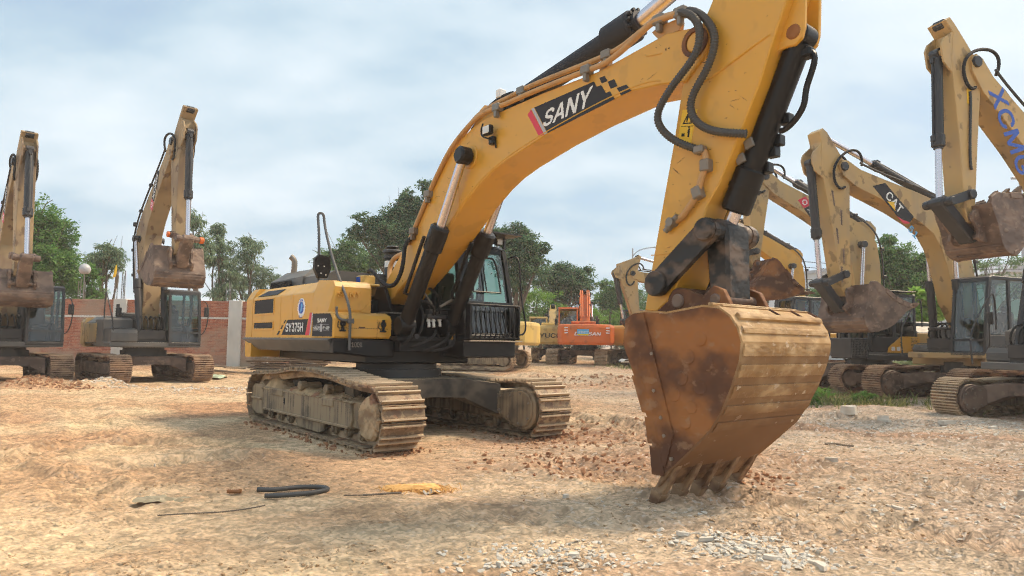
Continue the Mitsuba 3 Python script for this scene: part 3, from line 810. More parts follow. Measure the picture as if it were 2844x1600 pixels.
def cab(E, x0, x1, y0, y1, z0, z1, dx, m, glass='glass', roof_m=None, low=0.42, left_low=0.55, mid=0.45):
    """x0 rear, x1 front at the floor; the front leans back by dx at the roof"""
    k = E.p('cab', cat_(bx(x0, x1, y0, y1, z0, z0 + 0.10, 0.02), bx(x0, x0 + 0.07, y0, y1, z0 + 0.10, z0 + 0.75, 0.01), bx(x0, x1 - 0.12, y1 - 0.05, y1, z0 + 0.10, z0 + left_low, 0.01), bx(x0, x1 - 0.12, y0, y0 + 0.05, z0 + 0.1, z0 + 0.5, 0.01)), m)
    w = 0.075
    H = z1 - z0
    fx = lambda z: x1 - dx * ((z - z0) / H) ** 1.25
    zs = np.linspace(z0 + 0.1, z1 - 0.02, 7)
    for y, n in ((y0 + w / 2, 'pillar'), (y1 - w / 2, 'pillar')):
        E.p(n, cat_(*[hullp([(fx(z) - xx, y + yy, z) for z in (za, zb) for xx in (0, 0.10) for yy in (-w / 2, w / 2)]) for za, zb in zip(zs[:-1], zs[1:])]), m, k)
        xb = x0 + mid * (x1 - x0)
        E.p(n, bx(xb - 0.05, xb + 0.05, y - w / 2, y + w / 2, z0 + 0.1, z1 - 0.05), m, k)
        E.p(n, bx(x0, x0 + 0.09, y - w / 2, y + w / 2, z0 + 0.1, z1 - 0.05, 0.02), m, k)
    rp = [(x0 - 0.02, z1 - 0.06), (x0 + 0.02, z1 + 0.03), (fx(z1) - 0.10, z1 + 0.05), (fx(z1) - 0.01, z1 + 0.0), (fx(z1) + 0.005, z1 - 0.10), (fx(z1) - 0.1, z1 - 0.06)]
    E.p('roof', prism(rp, y0 - 0.005, y1 + 0.005, 0.02), roof_m or m, k)
    zl = z0 + low
    E.p('front_rail', hullp([(fx(z) - xx, y, z) for z in (zl - 0.03, zl + 0.03) for xx in (0.0, 0.06) for y in (y0 + w, y1 - w)]), m, k)
    for za, zb in ((zl + 0.03, z1 - 0.06), (z0 + 0.12, zl - 0.03)):
        zz = np.linspace(za, zb, 6)
        v = np.array([[(fx(z) - 0.03, y0 + w, z), (fx(z) - 0.03, y1 - w, z)] for z in zz]).reshape(-1, 3)
        f = np.vstack([[[2 * i, 2 * i + 1, 2 * i + 3], [2 * i, 2 * i + 3, 2 * i + 2]] for i in range(5)])
        E.p('windscreen', trimesh.Trimesh(v, f, process=False), glass, k, False)
    xb = x0 + mid * (x1 - x0)
    for y, lo in ((y0 + 0.03, z0 + 0.52), (y1 - 0.03, z0 + left_low + 0.02)):
        zz = np.linspace(lo, z1 - 0.06, 6)
        v = np.array([[(xb + 0.05, y, z), (fx(z) - 0.10, y, z)] for z in zz]).reshape(-1, 3)
        f = np.vstack([[[2 * i, 2 * i + 1, 2 * i + 3], [2 * i, 2 * i + 3, 2 * i + 2]] for i in range(5)])
        E.p('side_window', trimesh.Trimesh(v, f, process=False), glass, k, False)
        E.p('side_window', quadm((x0 + 0.09, y, lo), (xb - 0.05, y, lo), (xb - 0.05, y, z1 - 0.06), (x0 + 0.09, y, z1 - 0.06)), glass, k, False)
    E.p('rear_window', quadm((x0 + 0.03, y0 + w, z0 + 0.77), (x0 + 0.03, y1 - w, z0 + 0.77), (x0 + 0.03, y1 - w, z1 - 0.08), (x0 + 0.03, y0 + w, z1 - 0.08)), glass, k, False)
    yc = (y0 + y1) / 2
    xs = x0 + 0.28
    E.p('seat', cat_(bx(xs, xs + 0.5, yc - 0.24, yc + 0.24, z0 + 0.5, z0 + 0.62, 0.04), bx(xs - 0.06, xs + 0.08, yc - 0.22, yc + 0.22, z0 + 0.6, z0 + 1.2, 0.04), bx(xs - 0.05, xs + 0.05, yc - 0.13, yc + 0.13, z0 + 1.2, z0 + 1.36, 0.04), bx(xs, xs + 0.4, yc - 0.2, yc + 0.2, z0 + 0.1, z0 + 0.5, 0.02)), 'seat_fabric', k)
    for s_ in (-1, 1):
        E.p('control_lever', cat_(bx(xs + 0.2, xs + 0.62, yc + s_ * 0.36 - 0.07, yc + s_ * 0.36 + 0.07, z0 + 0.1, z0 + 0.66, 0.02), tube([(xs + 0.52, yc + s_ * 0.36, z0 + 0.66), (xs + 0.58, yc + s_ * 0.35, z0 + 0.9)], [0.018, 0.03], 8)), 'dark_paint', k)
    E.p('monitor', bx(x1 - 0.42, x1 - 0.36, y0 + 0.12, y0 + 0.32, z0 + 0.85, z0 + 1.02), 'dark_paint', k)
    return k, fx


def boom_poly(F, T):
    """monoboom outline between its foot pin F and its tip pin T (x, z)"""
    F, T = np.array(F, float), np.array(T, float)
    L = np.linalg.norm(T - F)
    u = (T - F) / L
    v = np.array([-u[1], u[0]])
    up = [(-.02, .02), (.06, .085), (.16, .165), (.27, .245), (.36, .295), (.43, .305), (.52, .275), (.65, .21), (.80, .125), (.93, .055), (1.0, .036), (1.025, .015)]
    lo = [(1.02, -.012), (.98, -.032), (.90, -.018), (.78, .035), (.66, .085), (.54, .125), (.46, .138), (.39, .122), (.30, .075), (.18, -.005), (.05, -.045), (-.02, -.03)]
    return [tuple(F + u * a * L + v * b * L) for a, b in up + lo], u, v, L


def arm_poly(T, U, B, wid=1.0):
    T, U, B = (np.array(q, float) for q in (T, U, B))
    L = np.linalg.norm(B - T)
    a = (B - T) / L
    n = np.array([-a[1], a[0]])
    if n[0] < 0:
        n = -n
    g = lambda s_, d: tuple(T + a * L * s_ + n * d * wid)
    du = U - T
    su, nu = du @ a / L, du @ n
    return [g(0.02, -.22), g(su * 0.5, nu * 0.5 - .16), g(su, nu - .13), g(su - .03, nu), g(su, nu + .12), g(su * 0.70, .60), g(0.02, .62), g(.14, .56), g(.5, .36), g(.97, .15), g(1.03, .06), g(1.035, -.05), g(.99, -.13), g(.5, -.17), g(.15, -.22)], a, n, L


BP = [(5.66, 1.55), (5.70, 1.70), (5.80, 1.755), (5.95, 1.765), (6.19, 1.745), (6.39, 1.77), (6.59, 1.795), (6.75, 1.775), (6.86, 1.70), (6.93, 1.60), (6.965, 1.48), (6.94, 1.32), (6.85, 1.09), (6.745, .88), (6.625, .71), (6.40, .50), (6.24, .36), (6.09, .24)]
BPF = [(6.0, .26), (5.965, .52), (5.93, .74), (5.86, .95), (5.75, 1.22), (5.67, 1.42)]


def bucket(E, B, rot, hw, s, m_side, m_shell, m_rib, teeth=5, ribs=None, taper=0.10, parent=None, lip=True, heel=True):
    """bucket hung on pin B, turned by rot degrees from the pose with its teeth straight down"""
    q = np.array(BP + BPF) - [6.0, 1.87]
    c, si = math.cos(math.radians(rot)), math.sin(math.radians(rot))
    tr = lambda pts: np.asarray(pts, float) @ np.array([[c, si], [-si, c]]) * s + np.array(B)
    inv_h = lambda z: np.clip((z + 0.1) / -1.5, 0, 1)

    def tp(mesh):   # narrower towards the teeth, then turned and moved to the pin
        v = np.array(mesh.vertices)
        v[:, 1] *= 1 - taper * inv_h(v[:, 2])
        xz = tr(v[:, [0, 2]])
        return trimesh.Trimesh(np.stack([xz[:, 0], v[:, 1], xz[:, 1]], 1), mesh.faces, process=False)
    side = Polygon(q).buffer(0)
    wrap = q[2:len(BP)]
    nrm = np.gradient(wrap, axis=0)
    nrm = np.stack([-nrm[:, 1], nrm[:, 0]], -1) * 1.0
    nrm /= np.linalg.norm(nrm, axis=1, keepdims=True)
    band = np.vstack([wrap, (wrap - nrm * 0.03)[::-1]])
    k = E.p('bucket', tp(prism(Polygon(band).buffer(0), -hw + 0.002, hw - 0.002)), m_shell, parent, 20)
    for y in (-hw + 0.02, hw - 0.02):
        E.p('side_plate', tp(prism(side.buffer(-0.012), y - 0.02, y + 0.02, 0.008)), m_side, k, 20)
    ln = np.r_[0, np.cumsum(np.linalg.norm(np.diff(wrap, axis=0), axis=1))]

    def on(f):
        d = f * ln[-1]
        at = np.array([np.interp(d, ln, wrap[:, 0]), np.interp(d, ln, wrap[:, 1])])
        n_ = np.array([np.interp(d, ln, nrm[:, 0]), np.interp(d, ln, nrm[:, 1])])
        n_ /= np.linalg.norm(n_)
        return at, n_, np.array([n_[1], -n_[0]])
    for f, wd, hgt, y0, y1 in ribs or []:
        f0, f1 = f - wd / 2 / ln[-1], f + wd / 2 / ln[-1]
        fs = np.linspace(f0, f1, 4)
        o_ = [on(x) for x in fs]
        g = [a_ + n_ * (hgt if 0 < i < 3 else hgt * 0.8) for i, (a_, n_, _) in enumerate(o_)]
        inn = [a_ - n_ * 0.01 for a_, n_, _ in o_][::-1]
        E.p('wear_strip', tp(prism(Polygon(g + inn).buffer(0), y0 * hw, y1 * hw)), m_rib, k, False)
    # lip, adapters and teeth along the cutting edge
    a0, n0, t0 = on(0.985)
    t0 = np.array([-0.62, -0.78])
    n0 = np.array([0.78, -0.62])
    lipp = [a0 - t0 * 0.16 + n0 * 0.020, a0 + t0 * 0.13 + n0 * 0.016, a0 + t0 * 0.16, a0 + t0 * 0.12 - n0 * 0.02, a0 - t0 * 0.1 - n0 * 0.03]
    E.p('lip_plate', tp(prism(lipp, -hw * 0.995, hw * 0.995, 0.006)), m_shell if heel else 'lip_steel', k, False)
    d = np.array([-0.48, -0.88])
    e = np.array([0.88, -0.48])
    for i in range(teeth):
        y = (-1 + 2 * i / (teeth - 1)) * hw * 0.90
        b0 = a0 + t0 * 0.11
        ad = np.array([b0 - t0 * 0.26 + n0 * 0.03, b0 - t0 * 0.24 - n0 * 0.0, b0 - t0 * 0.05 - n0 * 0.05, b0 + d * 0.13 - e * 0.05, b0 + d * 0.13 + e * 0.05, b0 - t0 * 0.10 + n0 * 0.055])
        kk = E.p('tooth_adapter', tp(prism(Polygon(ad).convex_hull, y - 0.05, y + 0.05, 0.012)), 'tooth_steel', k, False)
        p0, p1 = b0 + d * 0.10, b0 + d * 0.33
        pts = []
        for P_, th, wd in ((p0, 0.064, 0.062), (b0 + d * 0.21, 0.046, 0.056), (p1, 0.013, 0.042)):
            for sg in (-1, 1):
                for sy in (-1, 1):
                    r_ = P_ + e * sg * th
                    pts.append((r_[0], y + sy * wd, r_[1]))
        E.p('tooth', tp(cat_(hullp(pts[:8]), hullp(pts[4:]))), 'tooth_steel', k, False)
    # side cutters and hinge ears
    for y in (-hw, hw):
        sg = 1 if y > 0 else -1
        for za, zb in ((-1.62, -1.36), (-1.34, -1.10), (-1.06, -0.72)):
            xa, xb = np.interp([-za, -zb], [0.3, 0.65, 0.92, 1.13, 1.35, 1.61], [-0.30, -0.25, -0.14, -0.07, -0.035, 0.0])
            E.p('side_cutter', tp(prism([(xa - 0.03, za), (xb - 0.015, zb), (xb + 0.11, zb), (xa + 0.11, za)], min(y, y + sg * 0.018), max(y, y + sg * 0.018), 0.005)), m_side, k, False)
        if heel:
            E.p('heel_shroud', tp(prism([(.99, -.42), (1.02, -.28), (.96, -.24), (.80, -.30), (.80, -.50), (.93, -.58)], y - sg * 0.10 if y < 0 else y - 0.10, y + 0.015 if y > 0 else y + 0.10, 0.01)) if False else tp(prism([(.965, -.46), (.985, -.34), (.95, -.30), (.88, -.33), (.88, -.48), (.93, -.52)], min(y + sg * 0.02, y - sg * 0.10), max(y + sg * 0.02, y - sg * 0.06), 0.01)), m_rib, k, False)
    ear = Polygon([(-0.10, -0.22), (-0.13, 0.0), (-0.07, 0.11), (0.05, 0.12), (0.28, 0.04), (0.40, 0.13), (0.50, 0.09), (0.58, -0.06), (0.60, -0.16)])
    for y in (-0.30, 0.30):
        E.p('hinge_ear', tp(prism(ear, y - 0.035, y + 0.035, 0.008)), m_side, k, 20)
    E.p('hinge_pin', tp(cat_(ycyl(0, 0, -0.36, 0.36, 0.07, 18), ycyl(0.42, 0.0, -0.35, 0.35, 0.055, 18))), 'brown_steel', k)
    return k, tr, tp


def bucket_link(E, base, end, B2, m, lever_y=0.30, w=0.085, link_w=0.2):
    for sy in (-1, 1):
        k = E.p('tipping_lever', cat_(hullp(np.array([(p_[0] + w * 1.25 * f_ * math.cos(t), y, p_[1] + w * 1.25 * f_ * math.sin(t)) for p_, f_ in ((base, 1.0), (end, 1.0)) for t in np.linspace(0, 6.28, 13)[:-1] for y in (sy * lever_y - 0.035, sy * lever_y + 0.035)])), ycyl(base[0], base[1], min(sy * (lever_y - .03), sy * (lever_y + .08)), max(sy * (lever_y - .03), sy * (lever_y + .08)), w * 1.35, 18)), m)
    E.p('lever_pin', cat_(ycyl(end[0], end[1], -lever_y - 0.09, lever_y + 0.09, w * 1.15, 20), ycyl(base[0], base[1], -lever_y - 0.05, lever_y + 0.05, w * 0.6, 16)), m)
    pts = lambda p_, r_: [(p_[0] + r_ * math.cos(t), p_[1] + r_ * math.sin(t)) for t in np.linspace(0, 6.28, 13)[:-1]]
    shp = Polygon(pts(end, 0.13) + pts(B2, 0.11)).convex_hull
    E.p('bucket_link', cat_(prism(shp, -link_w, link_w, 0.03)), m)


def glow_text(E, k, s_, o, u, v, w, h, m, bold=True, slant=0.0, depth=0.003, name='lettering', label=None):
    M = frame(o, u, v)
    return E.p(name, text(s_, w, h, depth, bold, slant), m, k, False, label, M)

# ------------------------------------------------------------------ the large excavator in the middle
def main_excavator():
    E = Mach('clean bright yellow excavator in the middle, its big rusty bucket standing on the dirt', -1.893, 11.65, -51.06, -0.005, group=None)
    G = 1.295
    hump = [(-2.2, -0.02), (-1.75, 0.02), (-1.2, 0.03), (-0.5, 0.125), (0.45, 0.125), (0.95, 0.06), (1.6, 0.0), (2.2, 0.0)]
    for side in (-1, 1):
        tk, loop, R, a, zc = track(E, side, G, 0.62, 5.08, 0.92, 'track_steel', 0.216, hump if side < 0 else (), True, 2)
        rollers(E, side, G, a, zc, R, tops=(-0.31, 0.64), n=9)
    motor_cover(E, 1, G, a, zc, R)
    car_body(E, G, 'frame_dark', 0.90)
    # right track frame: outer box with slot, guards, idler yoke, mud
    y = -G - 0.21
    E.p('track_guard', cat_(prism([(-1.86, .27), (1.47, .25), (1.52, .36), (1.47, .60), (-1.80, .64), (-1.86, .60)], y - 0.03, y + 0.05, 0.012), bx(-1.80, 1.45, y - 0.055, y, 0.25, 0.285, 0.006), bx(-1.45, -0.95, y - 0.05, y, 0.52, 0.63), bx(0.55, 0.95, y - 0.05, y, 0.50, 0.61)), 'frame_steel', smooth=False)
    E.p('slot', bx(-0.92, -0.86, y - 0.034, y - 0.02, 0.40, 0.50, 0.004), 'ink_black', smooth=False)
    E.p('track_guide', cat_(prism([(-0.5, .26), (.58, .24), (.54, .11), (.4, .085), (-.35, .10), (-.47, .16)], y - 0.0, y + 0.04, 0.01)), 'frame_steel', smooth=False)
    E.p('idler_yoke', cat_(prism([(-2.5, .22), (-2.46, .60), (-2.35, .66), (-1.99, .66), (-1.9, .58), (-1.9, .16), (-2.2, .14)], y - 0.02, y + 0.1, 0.02), bx(-2.48, -1.95, y - 0.05, y, 0.40, 0.44)), 'frame_steel', smooth=False)
    r_ = np.random.default_rng(3)
    t = np.linspace(0, 2 * np.pi, 41)[:-1]
    rr = 0.285 + 0.012 * r_.normal(size=40)
    E.p('final_drive', prism(np.stack([a - 0.02 + rr * np.cos(t), zc - 0.01 + rr * np.sin(t)], -1), -G - 0.29, -G - 0.1, 0.03), 'dry_mud', label='round final drive caked in dry mud')
    # dried mud heaped on the track frame
    xs, ys = np.linspace(-2.0, 1.55, 90), np.linspace(-G - 0.25, -G + 0.2, 14)
    X, Y = np.meshgrid(xs, ys, indexing='ij')
    pq = np.stack([X * 1.0, Y, X * 0], -1)
    h = 0.585 + 0.10 * meshkit.fbm(pq * 3.3, 3, 2) * ss(-2.0, -1.6, X) * ss(1.6, 1.0, X) * ss(0, 0.10, Y + G + 0.25) + 0.16 * np.exp(-((X + 1.55) / 0.35) ** 2) * ss(0, 0.12, Y + G + 0.25) + 0.035 * meshkit.fbm(pq * 14, 3, 4) + 0.03 * ss(-1.7, -0.2, -np.abs(X + 0.3)) * ss(0, 0.12, Y + G + 0.25)
    q_ = [[i * 14 + j, (i + 1) * 14 + j, (i + 1) * 14 + j + 1, i * 14 + j + 1] for i in range(89) for j in range(13)]
    q_ = np.array(q_)
    E.p('mud', trimesh.Trimesh(np.stack([X, Y, h], -1).reshape(-1, 3), np.vstack([q_[:, [0, 1, 2]], q_[:, [0, 2, 3]]]), process=False), 'dry_mud', smooth=True, label='dried mud heaped on the right track frame')
    r2 = np.random.default_rng(8)
    Vc, Fc_, n_ = [], [], 0
    for i in range(520):
        xx_, yy_ = r2.uniform(-1.95, 1.4), -G - 0.24 + 0.36 * r2.random() ** 1.5
        i_ = int(np.clip((xx_ + 2.0) / 3.55 * 89, 0, 89)); j_ = int(np.clip((yy_ + G + 0.25) / 0.45 * 13, 0, 13))
        v_, f_ = rock_mesh(r2, 0.8)
        Vc.append(v_ * r2.uniform(0.010, 0.026) + [xx_, yy_, h[i_, j_]]); Fc_.append(f_ + n_); n_ += len(v_)
    kc = E.p('mud_clods', trimesh.Trimesh(np.vstack(Vc), np.vstack(Fc_), process=False), 'dry_mud', smooth=False)
    labels[kc] = {'kind': 'stuff'}
    # upper deck
    E.p('deck', cat_(bx(-2.9, 0.72, -0.95, 0.95, 1.10, 1.46, 0.02), bx(-0.6, 0.66, -1.42, 1.44, 1.24, 1.45, 0.02), bx(-0.4, 1.30, 0.44, 1.48, 1.20, 1.47, 0.02)), 'black_paint', smooth=False)
    # counterweight
    cw = Polygon([(-2.72, -1.49), (-3.05, -1.49), (-3.2, -1.42), (-3.33, -1.1), (-3.38, -0.5), (-3.38, 0.5), (-3.33, 1.1), (-3.2, 1.42), (-3.05, 1.49), (-2.72, 1.49)])
    m = trimesh.creation.extrude_polygon(cw, 1.0, engine='earcut')
    lay = []
    for z, k_ in ((1.12, 0.90), (1.22, 0.96), (1.36, 1.0), (1.75, 1.0), (2.17, 1.0), (2.30, 0.955), (2.37, 0.91)):
        o = np.array(cw.exterior.coords)[:-1]
        o = (o - [-2.72, 0]) * [k_, k_ if z > 1.5 else 1.0] + [-2.72, 0]
        lay.append(np.c_[o, np.full(len(o), z)])
    n = len(lay[0])
    V = np.vstack(lay)
    Fq = np.array([[k_ * n + i, k_ * n + (i + 1) % n, (k_ + 1) * n + (i + 1) % n, (k_ + 1) * n + i] for k_ in range(len(lay) - 1) for i in range(n)])
    tv, tf = trimesh.creation.triangulate_polygon(Polygon(lay[-1][:, :2]), engine='earcut')
    E.p('counterweight', cat_(trimesh.Trimesh(V, np.vstack([Fq[:, [0, 1, 2]], Fq[:, [0, 2, 3]]]), process=False), trimesh.Trimesh(np.c_[tv, np.full(len(tv), 2.37)], tf, process=False), trimesh.Trimesh(np.c_[tv, np.full(len(tv), 1.12)], tf, process=False)), 'yellow_paint', smooth=24)
    # right side doors: upright side with a sloping shoulder
    prof = [(-1.49, 1.475), (-1.49, 2.165), (-1.475, 2.19), (-1.28, 2.355), (-1.25, 2.365), (-0.80, 2.365), (-0.80, 1.475)]
    ax_ = lambda z: -1.49 if z < 2.165 else np.interp(z, [2.165, 2.19, 2.355], [-1.49, -1.475, -1.28])
    cuts = (-2.71, -1.33, -0.80, 0.02)
    panels = []
    for x0, x1 in zip(cuts[:-1], cuts[1:]):
        panels.append(E.p('side_panel', prism_x(prof, x0 + 0.006, x1 - 0.006, 0.008), 'yellow_paint', smooth=False))
    k = panels[0]
    for x0, x1, z0, z1 in ((-2.59, -1.65, 1.90, 2.14), (-2.59, -1.66, 1.635, 1.735)):
        E.p('grille', cat_(bx(x0, x1, -1.493, -1.487, z0, z1, 0.002), *[bx(x0 + 0.01, x1 - 0.01, -1.499, -1.490, z, z + 0.006, 0.001) for z in np.arange(z0 + 0.015, z1 - 0.01, 0.022)]), 'decal_dark', k, False)
        fr_ = [bx(x0 - 0.025, x1 + 0.025, -1.502, -1.486, z0 - 0.03, z0, 0.004), bx(x0 - 0.025, x1 + 0.025, -1.502, -1.486, z1, z1 + 0.02, 0.004), bx(x0 - 0.025, x0, -1.502, -1.486, z0, z1, 0.004), bx(x1, x1 + 0.025, -1.502, -1.486, z0, z1, 0.004)]
        E.p('grille_frame', cat_(*fr_), 'yellow_paint', k, False)
    sl = np.array([0, 1.28 - 1.475, 2.355 - 2.19]); sl = np.array([0, 0.195, 0.165]) / math.hypot(0.195, 0.165)
    Ms = frame((-2.52, -1.462, 2.206), (1, 0, 0), sl)
    E.p('grille', flat([(0, 0), (0.93, 0), (1.02, 0.15), (0.18, 0.15)], 0.008), 'decal_dark', k, False, None, Ms)
    # engine hood and what stands on the roof
    E.p('engine_hood', cat_(hullp([(x, y_, z) for x, y_, z in [(-2.95, -1.12, 2.36), (-2.95, 1.1, 2.36), (-1.55, -1.05, 2.36), (-1.55, 1.1, 2.36), (-2.93, -1.1, 2.52), (-2.93, 1.1, 2.52), (-1.55, -1.03, 2.56), (-1.55, 1.1, 2.56), (-2.72, -0.88, 2.70), (-2.72, 1.0, 2.70), (-1.6, -0.85, 2.70), (-1.6, 1.0, 2.70)]]),
                            hullp([(x, y_, z) for x in (-1.58, -0.55) for y_, z in [(-1.02, 2.36), (1.1, 2.36), (-1.0, 2.54), (-0.90, 2.60), (1.0, 2.60), (1.1, 2.5)]])), 'grey_paint', smooth=False)
    E.p('hood_grille', cat_(*[bx(-2.85 + i * 0.055, -2.82 + i * 0.055, -1.135, -1.10, 2.39, 2.50, 0.003) for i in range(18)]), 'ink_black', smooth=False)
    E.p('exhaust_pipe', cat_(tube(smoothline([(-2.4, -0.86, 2.6), (-2.4, -0.86, 2.82), (-2.4, -0.87, 2.92), (-2.43, -0.93, 2.99)], 14), 0.052, 14)), 'steel')
    E.p('air_filter', cat_(cyl((-0.5, 0.14, 2.55), (-0.5, 0.14, 2.86), 0.13, 22, 0.02), cyl((-0.5, 0.14, 2.86), (-0.5, 0.14, 2.93), 0.15, 22, 0.02), cyl((-0.5, 0.14, 2.96), (-0.5, 0.14, 3.03), 0.165, 22, 0.02), cyl((-0.5, 0.14, 3.05), (-0.5, 0.14, 3.10), 0.12, 22, 0.03)), 'dark_paint')
    E.p('filter_sticker', cyl((-0.5, 0.14, 2.72), (-0.5, 0.14, 2.83), 0.132, 22), 'white_paint', smooth=40)
    E.p('tank_cap', cat_(cyl((-0.75, -0.98, 2.36), (-0.75, -0.98, 2.42), 0.06, 16), cyl((-0.75, -0.98, 2.42), (-0.75, -0.98, 2.47), 0.04, 12), cyl((-0.5, -0.95, 2.36), (-0.5, -0.95, 2.39), 0.05, 12)), 'steel')
    k = E.p('valve_box', cat_(bx(-0.42, -0.15, -0.58, -0.36, 2.36, 2.52), bx(-0.45, 0.0, -0.62, -0.35, 2.33, 2.37)), 'pale_yellow', smooth=False)
    E.p('decal', bx(-0.40, -0.26, -0.584, -0.580, 2.40, 2.50, 0), 'decal_blue', k, False)
    # tank with raised lettering
    tprof = [(0.03, 1.86), (0.60, 1.86), (0.615, 1.9), (0.615, 2.24), (0.57, 2.31), (0.50, 2.335), (0.03, 2.365)]
    tk = E.p('fuel_tank', cat_(hullp([(x, y_, z) for x, z in tprof for y_ in (-1.42, -0.84)] + [(x - 0.05, y_, z) for x, z in tprof for y_ in (-1.49 if z < 2.2 else -1.36, -0.80)] + [(0.03, -1.49, 1.86), (0.03, -1.49, 2.165), (0.03, -1.28, 2.36)]),
                               bx(-0.02, 0.58, -1.36, -0.86, 1.84, 1.87), prism_x([(-1.0, 1.865), (-0.84, 1.865), (-0.84, 2.05)], 0.60, 0.63)), 'yellow_paint', smooth=20)
    glow_text(E, tk, 'SANY', (0.6155, -1.39, 2.085), (0, 1, 0), (0, 0, 1), 0.40, 0.085, 'yellow_paint', True, 0.15, 0.024, label='raised yellow lettering on the tank')
    # tool box with latches and decal
    tb = E.p('tool_box', cat_(hullp([(x, y_, z) for x, z in [(0.03, 1.475), (0.76, 1.475), (0.78, 1.5), (0.78, 1.76), (0.74, 1.82), (0.60, 1.865), (0.03, 1.87)] for y_ in (-1.48, -0.56)] + [(x, -1.50, z) for x, z in [(0.03, 1.48), (0.74, 1.48), (0.75, 1.75), (0.66, 1.84), (0.03, 1.86)]])), 'yellow_paint', smooth=False)
    E.p('seam', cat_(bx(0.777, 0.7825, -1.40, -0.62, 1.622, 1.628, 0), bx(0.777, 0.7825, -0.80, -0.795, 1.48, 1.76, 0), bx(0.777, 0.785, -1.10, -1.0, 1.628, 1.645, 0.002)), 'rust', tb, False)
    for yl in (-1.36, -0.70):
        E.p('latch', cat_(cyl((0.775, yl, 1.69), (0.81, yl, 1.69), 0.045, 16, 0.008), bx(0.78, 0.805, yl - 0.022, yl + 0.022, 1.575, 1.76, 0.006), bx(0.78, 0.80, yl - 0.05, yl + 0.05, 1.575, 1.60, 0.004), tube([(0.79, yl - 0.07, 1.72), (0.79, yl - 0.08, 1.64), (0.79, yl - 0.04, 1.615)], 0.007, 6)), 'ink_black', tb, False)
    # decals along the right side
    S = lambda pts, m_, par, nm='decal', d=0.003, lab=None: E.p(nm, flat(pts, d), m_, par, False, lab, frame((0, -1.4905, 0), (1, 0, 0), (0, 0, 1)) if par != tb else frame((0, -1.5015, 0), (1, 0, 0), (0, 0, 1)))
    S([(-1.24, 1.52), (-1.005, 1.765), (-0.805, 1.765), (-0.805, 1.52)], 'decal_dark', panels[1], 'decal', 0.003, 'slanted dark decal')
    S([(-0.795, 1.52), (-0.795, 1.765), (-0.17, 1.765), (-0.26, 1.52)], 'decal_dark', panels[2])
    S([(-0.255, 1.515), (-0.095, 1.86), (-0.02, 1.86), (-0.10, 1.515)], 'decal_red', panels[2], 'decal', 0.004, 'slanted red stripe')
    S([(-0.095, 1.515), (-0.015, 1.86), (0.012, 1.86), (0.012, 1.80), (-0.065, 1.515)], 'silver', panels[2], 'decal', 0.004)
    S([(0.04, 1.50), (0.04, 1.845), (0.66, 1.835), (0.735, 1.75), (0.735, 1.495)], 'decal_dark', tb)
    for x0, x1, z0, z1 in ((-1.46, -1.34, 1.52, 1.585), (-1.31, -1.20, 1.62, 1.68), (-1.18, -1.09, 1.71, 1.765)):
        S([(x0, z0), (x0 + 0.075, z1), (x1 + 0.03, z1), (x1 - 0.045, z0)], 'decal_dark', panels[1])
    glow_text(E, panels[1], 'SY', (-1.06, -1.4945, 1.567), (1, 0, 0), (0, 0, 1), 0.25, 0.145, 'white_paint')
    glow_text(E, panels[2], '375H', (-0.785, -1.4945, 1.567), (1, 0, 0), (0, 0, 1), 0.44, 0.145, 'white_paint')
    glow_text(E, tb, 'SANY', (0.22, -1.505, 1.705), (1, 0, 0), (0, 0, 1), 0.33, 0.06, 'white_paint')
    Mt = frame((0.08, -1.505, 1.60), (1, 0, 0), (0, 0, 1))
    E.p('lettering', cat_(wr(['zhong', 'guo', 'pin', 'pai'], 0.052), xf(wr(['di', 'yi', 'pin', 'pai'], 0.052), frame((0.34, 0, 0), (1, 0, 0), (0, 1, 0)))), 'white_paint', tb, False, None, Mt)
    E.p('decal', cat_(flat([(-0.0, 0.066), (0.56, 0.066), (0.56, 0.070), (0.0, 0.070)]), flat([(-0.0, -0.018), (0.56, -0.018), (0.56, -0.014), (0.0, -0.014)]), flat([(0.252, -0.035), (0.318, -0.035), (0.318, 0.085), (0.252, 0.085)])), 'silver', tb, False, None, Mt)
    # round company emblem: white disc, blue globe, ring of small marks
    Me = frame((-0.445, -1.4905, 1.95), (1, 0, 0), (0, 0, 1))
    c_ = lambda r, n=48, o=(0, 0): [(o[0] + r * math.cos(t_), o[1] + r * math.sin(t_)) for t_ in np.linspace(0, 2 * np.pi, n + 1)[:-1]]
    em = E.p('emblem', flat(c_(0.15), 0.003), 'white_paint', panels[2], False, 'round white and blue emblem', Me)
    E.p('globe', flat(c_(0.098), 0.0055), 'decal_blue', em, False, None, Me)
    E.p('leaf', flat([(-0.03, -0.085), (0.03, -0.04), (0.055, 0.03), (0.03, 0.085), (0.0, 0.05), (-0.01, 0.0)], 0.0075), 'sticker_blue', em, False, None, Me)
    E.p('lettering', cat_(*[xf(glyph(g_, 0.03, 1.2, 0.0055), frame((0.122 * math.sin(t_) - 0.012, 0.122 * math.cos(t_) - 0.012, 0), (math.cos(t_), -math.sin(t_), 0), (math.sin(t_), math.cos(t_), 0))) for g_, t_ in zip(('zhong', 'guo', 'pin', 'pai', 'an', 'quan'), (-0.75, -0.4, -0.05, 0.3, 2.9, 3.4))]), 'decal_blue', em, False, None, Me)
    # black skirt under the right side
    sk = [(-1.49, 1.475), (-1.545, 1.455), (-1.545, 1.44), (-1.40, 1.26), (-1.0, 1.24), (-1.0, 1.475)]
    v0 = prism_x(sk, -2.95, 0.66)
    v = np.array(v0.vertices)
    v[:, 0] = np.where(v[:, 0] < -1, v[:, 0] + 0.42 * ss(1.46, 1.24, v[:, 2]) - 0.12 * ss(1.40, 1.46, v[:, 2]), v[:, 0] + 0.06 * ss(1.40, 1.46, v[:, 2]))
